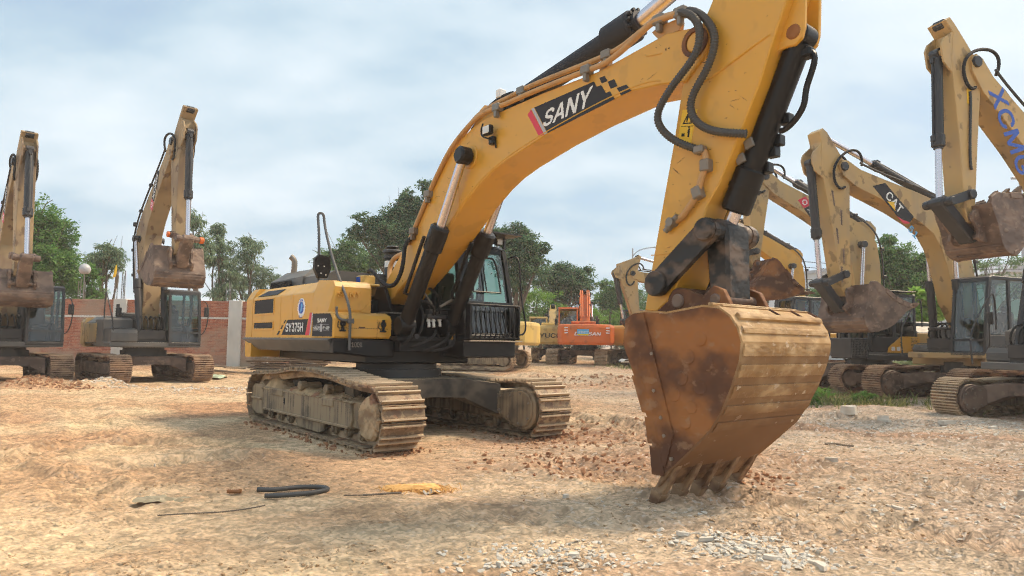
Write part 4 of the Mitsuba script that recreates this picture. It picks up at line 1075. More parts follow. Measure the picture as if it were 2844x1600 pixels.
    E.p('side_skirt', trimesh.Trimesh(v, v0.faces, process=False), 'grey_paint', smooth=False)
    sk2 = E.p('skirt_end', prism_x([(-1.50, 1.46), (-1.50, 1.26), (-0.9, 1.20), (-0.5, 1.20), (-0.5, 1.46)], 0.66, 0.80, 0.02), 'black_paint', smooth=False)
    glow_text(E, sk2, '1001', (0.803, -1.22, 1.345), (0, 1, 0), (0, 0, 1), 0.17, 0.075, 'steel')
    # hand rail over the tool box with the black mirror
    hr = E.p('hand_rail', cat_(tube(smoothline([(0.84, -1.27, 1.30), (0.84, -1.27, 1.62), (0.84, -1.28, 1.84), (0.74, -1.29, 2.06), (0.46, -1.30, 2.40), (0.15, -1.31, 2.84), (-0.05, -1.31, 3.18), (-0.12, -1.31, 3.36), (-0.13, -1.33, 3.43), (-0.18, -1.37, 3.44), (-0.16, -1.39, 3.34), (-0.09, -1.40, 3.12), (-0.04, -1.41, 2.86), (-0.03, -1.41, 2.36)], 90), 0.021, 9),
                                tube(smoothline([(0.84, -1.27, 1.73), (0.83, -1.36, 1.735), (0.80, -1.42, 1.76), (0.74, -1.44, 1.84), (0.74, -1.44, 1.93)], 20), 0.019, 8), bx(0.81, 0.87, -1.31, -1.22, 1.69, 1.76, 0.006)), 'grey_paint')
    E.p('mirror', cat_(hullp([(0.02 + xx, -1.38 + yy, 2.58 + zz) for yy, zz in ((-.13, .12), (-.13, -.05), (-.07, -.18), (.08, -.18), (.14, -.03), (.11, .15), (-.06, .18)) for xx in (-0.03, 0.04)])), 'black_paint')
    E.p('bolt', cat_(*[cyl((0.05, -1.38 + yy, 2.58 + zz), (0.072, -1.38 + yy, 2.58 + zz), 0.010, 6) for yy, zz in ((-.08, .0), (.02, .0), (-.03, -.11), (.05, -.13))]), 'white_paint', smooth=False)
    # boom foot zone
    E.p('boom_bracket', cat_(*[prism([(-0.35, 1.44), (0.75, 1.44), (0.45, 1.95), (0.22, 2.32), (-0.02, 2.32), (-0.15, 2.1)], y_ - 0.03, y_ + 0.03, 0.008) for y_ in (-0.37, 0.37)], bx(-0.75, 0.05, -0.85, -0.40, 1.46, 2.1), bx(-1.2, -0.2, -0.3, 0.42, 1.4, 2.2)), 'black_paint', smooth=False)
    E.p('platform', cat_(bx(0.05, 1.0, -0.58, 0.36, 1.44, 1.52), bx(0.25, 0.62, -0.56, -0.38, 1.52, 1.90), bx(0.62, 0.95, -0.5, 0.36, 1.28, 1.46)), 'black_paint', smooth=False)
    E.p('step_panel', prism([(0.35, 1.885), (0.75, 1.885), (0.78, 1.87), (0.35, 1.87)], -0.58, -0.36), 'grey_paint', smooth=False)
    E.p('gusset', prism_x([(0.40, 1.475), (0.66, 1.475), (0.54, 1.76)], 0.98, 1.02), 'yellow_paint', smooth=False)
    for i, (yy, zz) in enumerate(((0.02, 1.73), (0.11, 1.73), (0.225, 1.745), (0.33, 1.75))):
        E.p('hose_fitting', cat_(cyl((0.94, yy, zz - 0.06), (0.92, yy, zz + 0.03), 0.022, 10), cyl((0.92, yy, zz + 0.03), (0.915, yy, zz + 0.055), 0.033, 10), cyl((0.92, yy, zz + 0.055), (0.915, yy, zz + 0.075), 0.025, 8)), 'white_paint')
    hs = [[(0.90, -0.20, 1.50), (1.02, -0.18, 1.62), (0.95, -0.1, 1.85), (0.72, -0.02, 2.02), (0.6, 0.02, 2.2)], [(0.85, 0.05, 1.82), (1.05, 0.03, 1.95), (1.02, -0.1, 2.06), (0.8, -0.25, 2.0), (0.6, -0.3, 1.7)], [(0.9, 0.12, 1.80), (1.0, 0.16, 1.98), (0.9, 0.2, 2.15), (0.7, 0.15, 2.3)], [(0.95, 0.34, 1.80), (1.0, 0.46, 1.92), (1.0, 0.50, 2.0), (0.92, 0.42, 2.04), (0.80, 0.25, 2.0)],
          [(1.0, -0.35, 1.35), (1.12, -0.22, 1.42), (1.08, 0.0, 1.52), (1.0, 0.1, 1.62)], [(1.05, -0.15, 1.30), (1.12, 0.05, 1.38), (1.10, 0.25, 1.5), (1.0, 0.33, 1.66)], [(0.95, -0.45, 1.40), (1.1, -0.38, 1.55), (1.0, -0.30, 1.75), (0.85, -0.3, 1.9)], [(1.06, 0.0, 1.3), (1.14, 0.15, 1.33), (1.12, 0.34, 1.4), (1.08, 0.4, 1.55)]]
    for h_ in hs:
        E.p('hydraulic_hose', tube(smoothline(h_, 22), 0.022, 7), 'rubber')
    E.p('brace', cat_(tube([(1.0, 0.02, 2.03), (1.05, -0.22, 2.28)], 0.013, 6), tube([(1.06, 0.14, 1.99), (1.16, 0.50, 2.22)], 0.022, 6)), 'steel')
    for m_ in (bx(0.86, 0.98, -0.04, 0.40, 1.80, 1.87), bx(0.84, 0.96, 0.0, 0.1, 1.87, 1.95), bx(0.84, 0.96, 0.22, 0.36, 1.87, 1.93), bx(1.04, 1.10, 0.30, 0.38, 1.36, 1.48), cyl((1.05, -0.28, 1.52), (1.08, -0.28, 1.52), 0.04, 14)):
        E.p('valve', m_, 'dark_paint', smooth=False)
    # cab
    ck, fx = cab(E, -0.42, 1.32, 0.45, 1.48, 1.47, 3.02, 0.34, 'black_paint', low=0.60, left_low=0.6)
    # inner frame of the upper windscreen
    def onf(yy, z, off=0.012):
        return (fx(z) + off, yy, z)
    fr_ = [tube(smoothline([onf(0.68, 2.26), onf(0.68, 2.5), onf(0.69, 2.76), onf(0.73, 2.83)], 12), 0.016, 6), tube(smoothline([onf(1.24, 2.26), onf(1.235, 2.5), onf(1.20, 2.78), onf(1.14, 2.84)], 12), 0.016, 6), tube([onf(0.73, 2.83), onf(1.14, 2.84)], 0.016, 6), tube([onf(0.68, 2.26), onf(1.24, 2.26)], 0.014, 6), tube([onf(0.95, 2.26), onf(0.94, 2.83)], 0.012, 6)]
    E.p('windscreen_frame', cat_(*fr_, hullp([onf(yy, z, o) for yy in (0.5, 0.665) for z in (2.15, 2.9) for o in (0.0, -0.03)])), 'black_paint', ck, False)
    # bar guard before the lower windscreen
    bars = E.p('bar_guard', cat_(bx(1.40, 1.425, 0.48, 1.47, 2.02, 2.05, 0.006), bx(1.40, 1.425, 0.48, 1.47, 1.50, 1.53, 0.006), tube([(1.40, 0.55, 1.58), (1.41, 1.3, 1.58)], 0.012, 6), bx(1.30, 1.42, 0.46, 0.50, 1.49, 2.05, 0.006), bx(1.30, 1.42, 1.44, 1.47, 1.49, 2.05, 0.006)), 'black_paint', ck, False)
    for i in range(10):
        yy = 0.56 + i * 0.097
        E.p('bar', tube(smoothline([(1.43, yy, 1.50), (1.445, yy, 1.75), (1.435, yy, 1.95), (1.40, yy, 2.03)], 8), 0.011, 6), 'black_paint', bars)
    E.p('sill', bx(1.30, 1.46, 0.43, 1.49, 1.455, 1.475, 0.004), 'steel', ck, False)
    # roof visor with work lamps
    E.p('roof_guard', cat_(hullp([(x, y_, z) for x, z in ((0.0, 3.20), (1.42, 3.205), (1.42, 3.225), (0.0, 3.225)) for y_ in (0.42, 1.5)]), *[bx(x, x + 0.04, y_, y_ + 0.04, 3.02, 3.21, 0.004) for x in (0.2, 1.0) for y_ in (0.50, 1.40)], bx(0.95, 1.0, 0.5, 1.44, 3.10, 3.14, 0.006)), 'dark_paint', ck, False)
    for y_ in (0.62, 1.22):
        l = E.p('work_lamp', bx(1.0, 1.08, y_, y_ + 0.13, 3.075, 3.185, 0.012), 'black_paint', ck, False)
        E.p('lens', bx(1.078, 1.086, y_ + 0.012, y_ + 0.118, 3.087, 3.173, 0.002), 'lens', l, False)
    E.p('grab_rail', cat_(tube(smoothline([(1.02, 1.50, 2.86), (1.12, 1.56, 2.9), (1.20, 1.58, 2.86), (1.26, 1.59, 2.5), (1.34, 1.60, 2.0), (1.40, 1.60, 1.66), (1.37, 1.55, 1.58), (1.34, 1.49, 1.60)], 40), 0.014, 7)), 'black_paint', ck)
    E.p('lever', cat_(tube(smoothline([(0.55, 0.85, 2.0), (0.62, 0.84, 2.2), (0.66, 0.80, 2.28), (0.70, 0.92, 2.30), (0.72, 1.0, 2.24), (0.66, 1.0, 2.12)], 16), 0.022, 7)), 'seat_fabric', ck)
    # boom
    up = [(-.02, 2.32), (.33, 2.64), (.62, 2.91), (.92, 3.20), (1.23, 3.52), (1.45, 3.76), (1.68, 3.99), (1.92, 4.19), (2.16, 4.34), (2.42, 4.44), (2.76, 4.505), (3.93, 4.53), (4.87, 4.52), (5.23, 4.56), (5.83, 4.63), (6.11, 4.585), (6.27, 4.47), (6.31, 4.36), (6.26, 4.24)]
    lo = [(6.05, 4.06), (5.75, 4.115), (5.36, 4.155), (4.58, 4.075), (3.94, 3.975), (3.22, 3.82), (2.92, 3.73), (2.66, 3.615), (2.28, 3.39), (1.87, 3.09), (1.14, 2.60), (.19, 2.05), (.05, 2.05), (-.06, 2.16)]
    bk = E.p('boom', prism(up + lo, -0.29, 0.29, 0.012), 'yellow_paint', smooth=16)
    E.p('pin_boss', ycyl(6.20, 4.405, -0.325, 0.325, 0.10, 24), 'yellow_paint', bk)
    E.p('pin_boss', ycyl(2.40, 4.03, -0.31, 0.31, 0.17, 28), 'yellow_paint', bk)
    E.p('pin_ring', cat_(*[xf(trimesh.creation.annulus(0.105, 0.15, 0.02, sections=26), frame((6.20, -0.322, 4.405), (1, 0, 0), (0, 0, 1)))]), 'rust', bk, False)
    E.p('weld', tube(smoothline([(5.56, -0.292, 4.475), (5.66, -0.294, 4.455), (5.77, -0.292, 4.44)], 8), 0.006, 5), 'yellow_paint', bk, False)
    E.p('paint_chip', bx(5.815, 5.83, -0.2925, -0.289, 4.45, 4.475, 0), 'rust', bk, False)
    E.p('paint_chip', bx(5.85, 5.875, -0.2925, -0.289, 4.458, 4.468, 0), 'rust', bk, False)
    # big decal, placed along the boom
    D = lambda pts, m_, d=0.003, lab=None, nm='decal': E.p(nm, flat(pts, d), m_, bk, False, lab, frame((0, -0.2905, 0), (1, 0, 0), (0, 0, 1)))
    D([(3.765, 4.385), (4.80, 4.42), (4.845, 4.345), (4.915, 4.345), (4.985, 4.235), (5.05, 4.235), (5.12, 4.13), (4.02, 4.00)], 'decal_dark', 0.003, 'dark decal with stepped end on the boom')
    D([(3.635, 4.325), (3.70, 4.375), (3.955, 3.995), (3.86, 3.995)], 'decal_red')
    D([(3.71, 4.38), (3.755, 4.384), (4.01, 4.0), (3.962, 3.995)], 'silver')
    for q in ([(4.885, 4.435), (4.965, 4.438), (5.01, 4.365), (4.925, 4.362)], [(5.015, 4.355), (5.11, 4.358), (5.16, 4.265), (5.06, 4.262)], [(5.15, 4.245), (5.29, 4.245), (5.36, 4.155), (5.215, 4.145)]):
        D(q, 'decal_dark')
    tx = text('SANY', 0.92, 0.235, 0.003, True, 0.20)
    vv = np.array(tx.vertices)
    U_, V_ = vv[:, 0] / 0.92, vv[:, 1] / 0.235
    vv[:, 0] = 3.93 + 0.84 * U_ + 0.02 * V_
    vv[:, 1] = 4.085 + 0.065 * U_ + V_ * (0.20 + 0.03 * U_)
    E.p('lettering', trimesh.Trimesh(vv, tx.faces, process=False), 'white_paint', bk, False, 'large white lettering on the boom', frame((0, -0.2945, 0), (1, 0, 0), (0, 0, 1)))
    # pipes on the boom
    for yy, off in ((-0.325, 0), (-0.235, 0.0)):
        p1 = [(.80, 2.96), (1.08, 3.28), (1.27, 3.52), (1.45, 3.74), (1.75, 4.05), (2.0, 4.26), (2.29, 4.42), (2.66, 4.55), (3.15, 4.565), (3.79, 4.575), (4.87, 4.56), (5.04, 4.57), (5.3, 4.64), (5.62, 4.77), (5.75, 4.79), (5.98, 4.77)] if yy < -0.3 else [(.85, 3.14), (1.15, 3.5), (1.5, 3.88), (1.85, 4.22), (2.2, 4.46), (2.55, 4.63), (3.22, 4.69), (3.48, 4.71), (4.09, 4.71), (4.93, 4.70), (5.24, 4.74), (5.55, 4.83), (5.75, 4.85), (6.0, 4.81)]
        E.p('pipe', tube(smoothline([(x, yy, z) for x, z in p1], 70), 0.033, 10), 'copper_pipe', bk)
    for x, z, yy in ((.98, 3.14, -.33), (1.38, 3.66, -.33), (3.05, 4.56, -.33), (3.45, 4.70, -.24), (4.72, 4.57, -.33), (4.95, 4.70, -.24), (5.75, 4.80, -.30), (6.02, 4.78, -.30)):
        E.p('pipe_clamp', cat_(bx(x - 0.07, x + 0.07, yy - 0.05, yy + 0.06, z - 0.055, z + 0.05, 0.014), bx(x - 0.02, x + 0.03, yy - 0.05, yy + 0.02, z - 0.14, z - 0.05, 0.008)), 'steel', bk, False)
    E.p('clamp_bracket', prism([(5.70, 4.62), (5.98, 4.62), (6.0, 4.70), (5.98, 4.75), (5.70, 4.75), (5.62, 4.72)], -0.27, -0.21, 0.004), 'copper_pipe', bk, False)
    E.p('clamp_bracket', prism([(4.85, 4.52), (5.0, 4.53), (5.0, 4.68), (4.88, 4.68)], -0.26, -0.2), 'copper_pipe', bk, False)
    E.p('weld_seam', cat_(tube(smoothline([(x, -0.291, z + 0.006) for x, z in [(.35, 2.18), (1.14, 2.63), (1.87, 3.12), (2.28, 3.42), (2.66, 3.645), (3.22, 3.85), (3.94, 4.005), (4.58, 4.105), (5.36, 4.185), (5.75, 4.15)]], 70), 0.008, 6), tube([(2.16, -0.291, 3.34), (2.05, -0.291, 4.24)], 0.007, 5), tube([(1.52, -0.30, 2.86), (1.52, 0.30, 2.86)], 0.008, 6)), 'yellow_paint', bk)
    E.p('hydraulic_hose', tube(smoothline([(-0.22, -0.45, 2.58), (-0.05, -0.47, 2.58), (0.20, -0.46, 2.42), (0.50, -0.44, 2.31), (0.72, -0.43, 2.40), (0.83, -0.41, 2.66), (0.82, -0.38, 2.90), (0.86, -0.35, 3.0), (0.95, -0.33, 3.04)], 40), 0.033, 9), 'rubber')
    E.p('elbow_pipe', cat_(tube(smoothline([(0.15, -0.24, 2.30), (-0.05, -0.16, 2.50), (-0.12, -0.1, 2.72), (0.0, -0.1, 2.82), (0.22, -0.12, 2.86), (0.42, -0.16, 2.86)], 26), 0.04, 9)), 'copper_pipe')
    E.p('tip_hose', ribbed([(6.0, -0.30, 4.79), (6.13, -0.36, 4.71), (6.25, -0.39, 4.60), (6.32, -0.41, 4.45), (6.31, -0.42, 4.30), (6.22, -0.42, 4.17), (6.05, -0.43, 4.02), (5.89, -0.43, 3.86), (5.82, -0.42, 3.73), (5.86, -0.41, 3.60), (5.98, -0.38, 3.47), (6.12, -0.34, 3.38), (6.24, -0.30, 3.32)], 0.037), 'hose_grey')
    E.p('tip_hose', ribbed([(6.03, -0.26, 4.80), (6.22, -0.30, 4.70), (6.36, -0.33, 4.55), (6.44, -0.345, 4.38), (6.42, -0.35, 4.20), (6.33, -0.35, 4.04), (6.22, -0.35, 3.90), (6.17, -0.35, 3.77), (6.21, -0.35, 3.63), (6.35, -0.34, 3.50), (6.55, -0.31, 3.42), (6.72, -0.26, 3.38)], 0.037), 'hose_grey')
    # work lamp on the boom side, rod head pin, arm cylinder
    wl = E.p('work_lamp', cat_(bx(2.84, 3.02, -0.43, -0.35, 4.20, 4.33, 0.02), tube(smoothline([(2.78, -0.36, 4.40), (2.78, -0.39, 4.28), (2.85, -0.40, 4.19), (2.97, -0.36, 4.14), (3.0, -0.30, 4.03)], 14), 0.012, 6), bx(2.90, 3.0, -0.36, -0.29, 4.08, 4.19)), 'black_paint', bk, False)
    E.p('lens', hullp([(x, -0.434, z) for x in (2.87, 3.01) for z in (4.215, 4.315)] + [(x, -0.438, z) for x in (2.88, 3.0) for z in (4.225, 4.305)]), 'lens', wl, False)
    for sy in (-1, 1):
        yy = sy * 0.42
        E.p('boom_cylinder', cat_(cyl((0.98, yy, 1.72), (1.86, yy, 3.06), 0.112, 24, 0.01), cyl((1.66, yy, 2.755), (1.885, yy, 3.098), 0.142, 24, 0.03), ycyl(0.95, 1.68, yy - 0.13, yy + 0.13, 0.14, 20), tube([(1.10, yy - 0.05 * sy, 2.12), (1.16, yy - 0.14, 2.16), (1.58, yy - 0.15, 2.8), (1.70, yy - 0.16, 2.95)], 0.028, 7)), 'black_paint')
        E.p('boom_cylinder_rod', cat_(cyl((1.86, yy, 3.06), (2.40, yy, 3.98), 0.066, 18)), 'chrome')
        E.p('rod_head', cat_(ycyl(2.42, 4.02, yy - 0.10, yy + 0.10, 0.125, 22, 0.03)), 'black_paint')
    ac = E.p('arm_cylinder', cat_(cyl((2.55, 0, 4.62), (5.05, 0, 5.03), 0.135, 26, 0.01), cyl((4.74, 0, 4.98), (5.17, 0, 5.05), 0.185, 26, 0.03), cyl((5.17, 0, 5.05), (5.24, 0, 5.065), 0.13, 24), tube(smoothline([(2.2, -0.12, 4.50), (2.5, -0.14, 4.66), (2.8, -0.15, 4.76), (3.1, -0.1, 4.80)], 18), 0.03, 8), *[cyl((5.17, 0.15 * math.cos(t_), 5.055 + 0.15 * math.sin(t_)), (5.21, 0.15 * math.cos(t_), 5.062 + 0.15 * math.sin(t_)), 0.022, 8) for t_ in np.arange(0, 6.28, 0.52)]), 'decal_dark')
    E.p('rod', cyl((5.2, 0, 5.06), (6.95, 0, 5.62), 0.085, 20), 'chrome', ac)
    E.p('cylinder_bracket', cat_(*[prism([(2.25, 4.40), (2.85, 4.48), (2.72, 4.70), (2.58, 4.75), (2.46, 4.70)], y_ - 0.02, y_ + 0.02) for y_ in (-0.17, 0.17)]), 'yellow_paint', bk, False)
    lm = E.p('work_lamp', bx(2.82, 2.92, -0.19, -0.07, 4.78, 4.90, 0.012), 'white_paint', bk, False)
    # arm
    arm = [(5.505, 1.80), (5.60, 2.24), (5.745, 2.885), (5.88, 3.47), (6.0, 4.08), (6.08, 4.40), (6.30, 4.70), (6.46, 4.98), (6.62, 5.50), (6.80, 5.78), (6.98, 5.80), (7.08, 5.66), (7.24, 5.05), (7.20, 4.75), (7.15, 4.58), (7.10, 4.45), (6.98, 4.16), (6.85, 3.82), (6.66, 3.44), (6.41, 2.96), (6.285, 2.80), (6.24, 2.66), (6.15, 2.48), (5.96, 2.11), (5.86, 1.92), (5.66, 1.78)]
    ak = E.p('arm', prism(arm, -0.25, 0.25, 0.012), 'yellow_paint', smooth=16)
    E.p('weld', tube(smoothline([(6.15, -0.252, 3.98), (6.55, -0.256, 4.10), (6.80, -0.256, 4.19), (6.96, -0.252, 4.24)], 12), 0.009, 5), 'yellow_paint', ak, False)
    E.p('weld', tube([(5.60, -0.252, 2.36), (5.9, -0.254, 2.36)], 0.006, 5), 'yellow_paint', ak, False)
    E.p('cylinder_lug', cat_(*[prism(Polygon([(6.88, 3.98), (6.96, 4.13), (7.06, 4.14), (7.13, 4.13), (7.19, 4.17), (7.215, 4.25), (7.23, 4.60), (7.30, 5.1), (7.0, 4.6)]).buffer(0.015), y_ - 0.022, y_ + 0.022, 0.008) for y_ in (-0.125, 0.125)]), 'yellow_paint', ak, 16)
    E.p('pin', cat_(ycyl(7.125, 4.24, -0.158, 0.158, 0.07, 22)), 'rust', ak)
    bc = E.p('bucket_cylinder', cat_(cyl((7.10, 0, 4.18), (6.45, 0, 2.80), 0.112, 26, 0.01), ycyl(7.125, 4.24, -0.10, 0.10, 0.11, 24), cyl((6.60, 0, 3.12), (6.42, 0, 2.73), 0.142, 26, 0.02), cyl((6.535, 0, 2.97), (6.515, 0, 2.93), 0.155, 24), tube(smoothline([(7.18, -0.0, 4.08), (7.24, -0.0, 3.98), (7.16, -0.0, 3.75), (7.13, -0.0, 3.60), (7.0, -0.0, 3.45), (6.90, 0, 3.42)], 22), 0.028, 8), bx(7.12, 7.23, -0.06, 0.06, 4.02, 4.12, 0.02)), 'black_paint')
    E.p('rod', cyl((6.45, 0, 2.80), (6.33, 0, 2.56), 0.07, 18), 'chrome', bc)
    for x, z in ((6.91, 3.54), (6.82, 3.36), (6.77, 3.26), (6.70, 3.12)):
        E.p('block', bx(x - 0.045, x + 0.06, 0.03, 0.13, z - 0.05, z + 0.05, 0.008), 'black_paint', bc, False)
    for x, z in ((6.66, 3.33), (6.57, 3.20)):
        E.p('clamp_plate', xf(bx(-0.05, 0.05, -0.015, 0.015, -0.05, 0.05, 0.005), frame((x, -0.13, z), (0.86, 0, 0.3), (0.1, 0.99, 0))), 'steel', bc, False)
    E.p('pipe', tube(smoothline([(6.25, -0.29, 3.33), (6.30, -0.30, 3.26), (6.30, -0.30, 3.16), (6.25, -0.30, 3.04), (6.20, -0.30, 2.90), (6.12, -0.30, 2.80), (6.02, -0.29, 2.71), (5.93, -0.29, 2.67)], 36), 0.031, 9), 'copper_pipe', ak)
    for x, z, t_ in ((6.30, 3.16, 0.0), (6.205, 2.91, 0.3)):
        E.p('pipe_clamp', xf(bx(-0.05, 0.05, -0.05, 0.05, -0.06, 0.06, 0.012), frame((x, -0.29, z), (math.cos(t_), 0, math.sin(t_)), (0, 1, 0))), 'steel', ak, False)
    E.p('valve_block', bx(6.19, 6.30, -0.36, -0.26, 3.28, 3.36, 0.015), 'steel', ak, False)
    E.p('valve', cat_(cyl((5.90, -0.25, 2.66), (5.90, -0.35, 2.66), 0.045, 12), cyl((5.84, -0.29, 2.61), (5.97, -0.29, 2.71), 0.04, 12), cyl((5.81, -0.29, 2.58), (5.85, -0.29, 2.62), 0.03, 10)), 'steel', ak)
    # warning stickers
    W = lambda pts, m_, d, lab=None, par=ak, nm='sticker': E.p(nm, flat(pts, d), m_, par, False, lab, frame((0, -0.2505, 0), (1, 0, 0), (0, 0, 1)))
    st = W([(6.0, 3.79), (6.175, 3.755), (6.095, 3.415), (5.93, 3.455)], 'sticker_yellow', 0.003, 'yellow warning sticker on the arm')
    tri = Polygon([(6.0, 3.645), (6.11, 3.625), (6.085, 3.765)])
    E.p('pictogram', trimesh.creation.extrude_polygon(tri.difference(tri.buffer(-0.011)), 0.005, engine='earcut'), 'ink_black', st, False, None, frame((0, -0.2505, 0), (1, 0, 0), (0, 0, 1)))
    for q in ([(6.045, 3.655), (6.055, 3.653), (6.07, 3.69), (6.075, 3.715), (6.055, 3.715)], [(6.055, 3.72), (6.09, 3.712), (6.09, 3.724), (6.055, 3.732)], [(5.98, 3.625), (6.135, 3.592), (6.135, 3.597), (5.98, 3.630)], [(6.06, 3.50), (6.075, 3.497), (6.085, 3.55), (6.09, 3.58), (6.075, 3.585), (6.06, 3.56)], [(6.068, 3.59), (6.085, 3.588), (6.086, 3.605), (6.07, 3.607)], [(5.985, 3.52), (6.02, 3.513), (6.025, 3.545), (5.99, 3.552)]):
        E.p('pictogram', flat(q, 0.005), 'ink_black', st, False, None, frame((0, -0.2505, 0), (1, 0, 0), (0, 0, 1)))
    # chips and scratches in the paint of boom and arm
    r3 = np.random.default_rng(21)
    def chips(line, n, yy, par, spread, poly):
        inside = Polygon(poly).buffer(-0.07)
        ln_ = np.array(line, float)
        s_ = np.r_[0, np.cumsum(np.linalg.norm(np.diff(ln_, axis=0), axis=1))]
        ms = []
        for _ in range(n):
            q = r3.uniform(0, s_[-1])
            c0 = np.array([np.interp(q, s_, ln_[:, 0]), np.interp(q, s_, ln_[:, 1])]) + r3.normal(size=2) * spread
            if not inside.contains(Polygon([c0, c0 + [0.01, 0], c0 + [0, 0.01]])):
                continue
            L_ = r3.uniform(0.006, 0.035) if r3.random() < 0.8 else r3.uniform(0.06, 0.16)
            t_ = r3.uniform(-0.9, 0.9)
            d_ = np.array([math.cos(t_), math.sin(t_)]) * L_
            w_ = np.array([-d_[1], d_[0]]) / L_ * r3.uniform(0.002, 0.005)
            ms.append(xf(flat([c0 - d_ / 2, c0 + w_, c0 + d_ / 2, c0 - w_], 0.0015), frame((0, yy, 0), (1, 0, 0), (0, 0, 1))))
        k_ = E.p('paint_chips', cat_(*ms), 'rust', par, False)
        labels[k_] = {'kind': 'stuff'}
    chips([(.3, 2.25), (1.14, 2.70), (1.87, 3.18), (2.66, 3.70), (3.9, 4.04), (5.4, 4.22), (6.0, 4.2)], 60, -0.2905, bk, 0.06, up + lo)
    chips([(1.0, 3.1), (2.0, 4.0), (3.0, 4.3), (4.4, 4.45), (6.0, 4.45)], 24, -0.2905, bk, 0.10, up + lo)
    chips([(5.62, 1.95), (5.85, 2.4), (6.15, 2.9), (6.6, 3.6), (6.95, 4.3)], 46, -0.2505, ak, 0.12, arm)
    chips([(5.6, 2.0), (5.8, 2.9), (6.1, 4.0), (6.5, 4.5)], 24, -0.2505, ak, 0.14, arm)
    # linkage and bucket
    bucket_link(E, (5.74, 2.055), (6.33, 2.53), (6.36, 1.90), 'grease', 0.31, 0.095, 0.19)
    E.p('arm_end', cat_(ycyl(5.98, 1.865, -0.30, 0.30, 0.14, 24), prism([(5.62, 1.80), (5.9, 2.0), (6.10, 1.95), (6.1, 1.78), (5.6, 1.74)], -0.24, 0.24)), 'rust')
    ribs = [(0.285, 0.045, 0.026, -0.92, 0.92), (0.325, 0.035, 0.016, -0.92, 0.92), (0.382, 0.055, 0.036, -0.90, 0.92), (0.425, 0.06, 0.016, -0.94, 0.93), (0.484, 0.105, 0.013, -0.97, 0.97), (0.548, 0.11, 0.014, -0.97, 0.97), (0.615, 0.115, 0.011, -0.97, 0.97), (0.678, 0.10, 0.013, -0.97, 0.97), (0.740, 0.11, 0.010, -0.97, 0.97)]
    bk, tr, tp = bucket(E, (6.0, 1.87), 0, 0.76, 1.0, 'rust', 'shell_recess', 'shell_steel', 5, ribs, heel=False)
    labels[bk] = {'label': 'rusty brown bucket side plates'}
    # round worn patches and slots
    for i, (x, z, r) in enumerate(((6.55, 1.50, .065), (6.42, 1.34, .065), (6.62, 1.28, .06), (6.34, 1.15, .065), (6.53, 1.08, .065), (6.25, 1.0, .065), (6.43, .90, .06), (6.36, .76, .06))):
        f_ = 1 - 0.10 * np.clip((z - 1.77) / -1.5, 0, 1)
        E.p('patch', cyl((x, -0.757 * f_, z), (x, -0.7665 * f_, z), r, 24, 0.004), 'rust', bk)
    re_ = np.array([(5.67, 1.45), (5.71, 1.68), (5.80, 1.73), (5.93, 1.74), (6.00, 1.50), (6.23, 0.64), (6.13, 0.34), (6.02, 0.34), (5.945, 0.74), (5.875, 0.95), (5.765, 1.22)]) - [6.0, 1.87]
    E.p('reinforcement', tp(prism(re_, -0.776, -0.758)), 'rust', bk, False)
    for x, z in ((6.02, 1.36), (6.10, .78), (6.13, .62), (6.03, 1.02), (6.2, .42)):
        f_ = 1 - 0.10 * np.clip((z - 1.77) / -1.5, 0, 1)
        E.p('rivet', cyl((x, -0.755 * f_, z), (x, -0.786 * f_, z), 0.017, 10), 'steel', bk)
    for yy in (0.05, 0.42):
        for s_ in (0,):
            E.p('slot', tp(xf(cyl((0, 0, 0), (0, 0, 0.004), 0.045, 14), np.array([[1.0, 0, 0, 0.66], [0, 0.5, 0, yy], [0, 0, 1, -0.076], [0, 0, 0, 1.0]]))), 'ink_black', bk, False)
    for f0, yy in ((0.05, -0.10), (0.05, 0.28), (0.05, 0.60)):
        pts = [np.array(q) - [6.0, 1.87] for q in BP[5:11]]
        E.p('weld', tp(tube([(p_[0], yy + 0.06 * i, p_[1] + 0.006) for i, p_ in enumerate(pts[:4])], 0.012, 6)), 'rust', bk, False)
    return E


main_excavator()

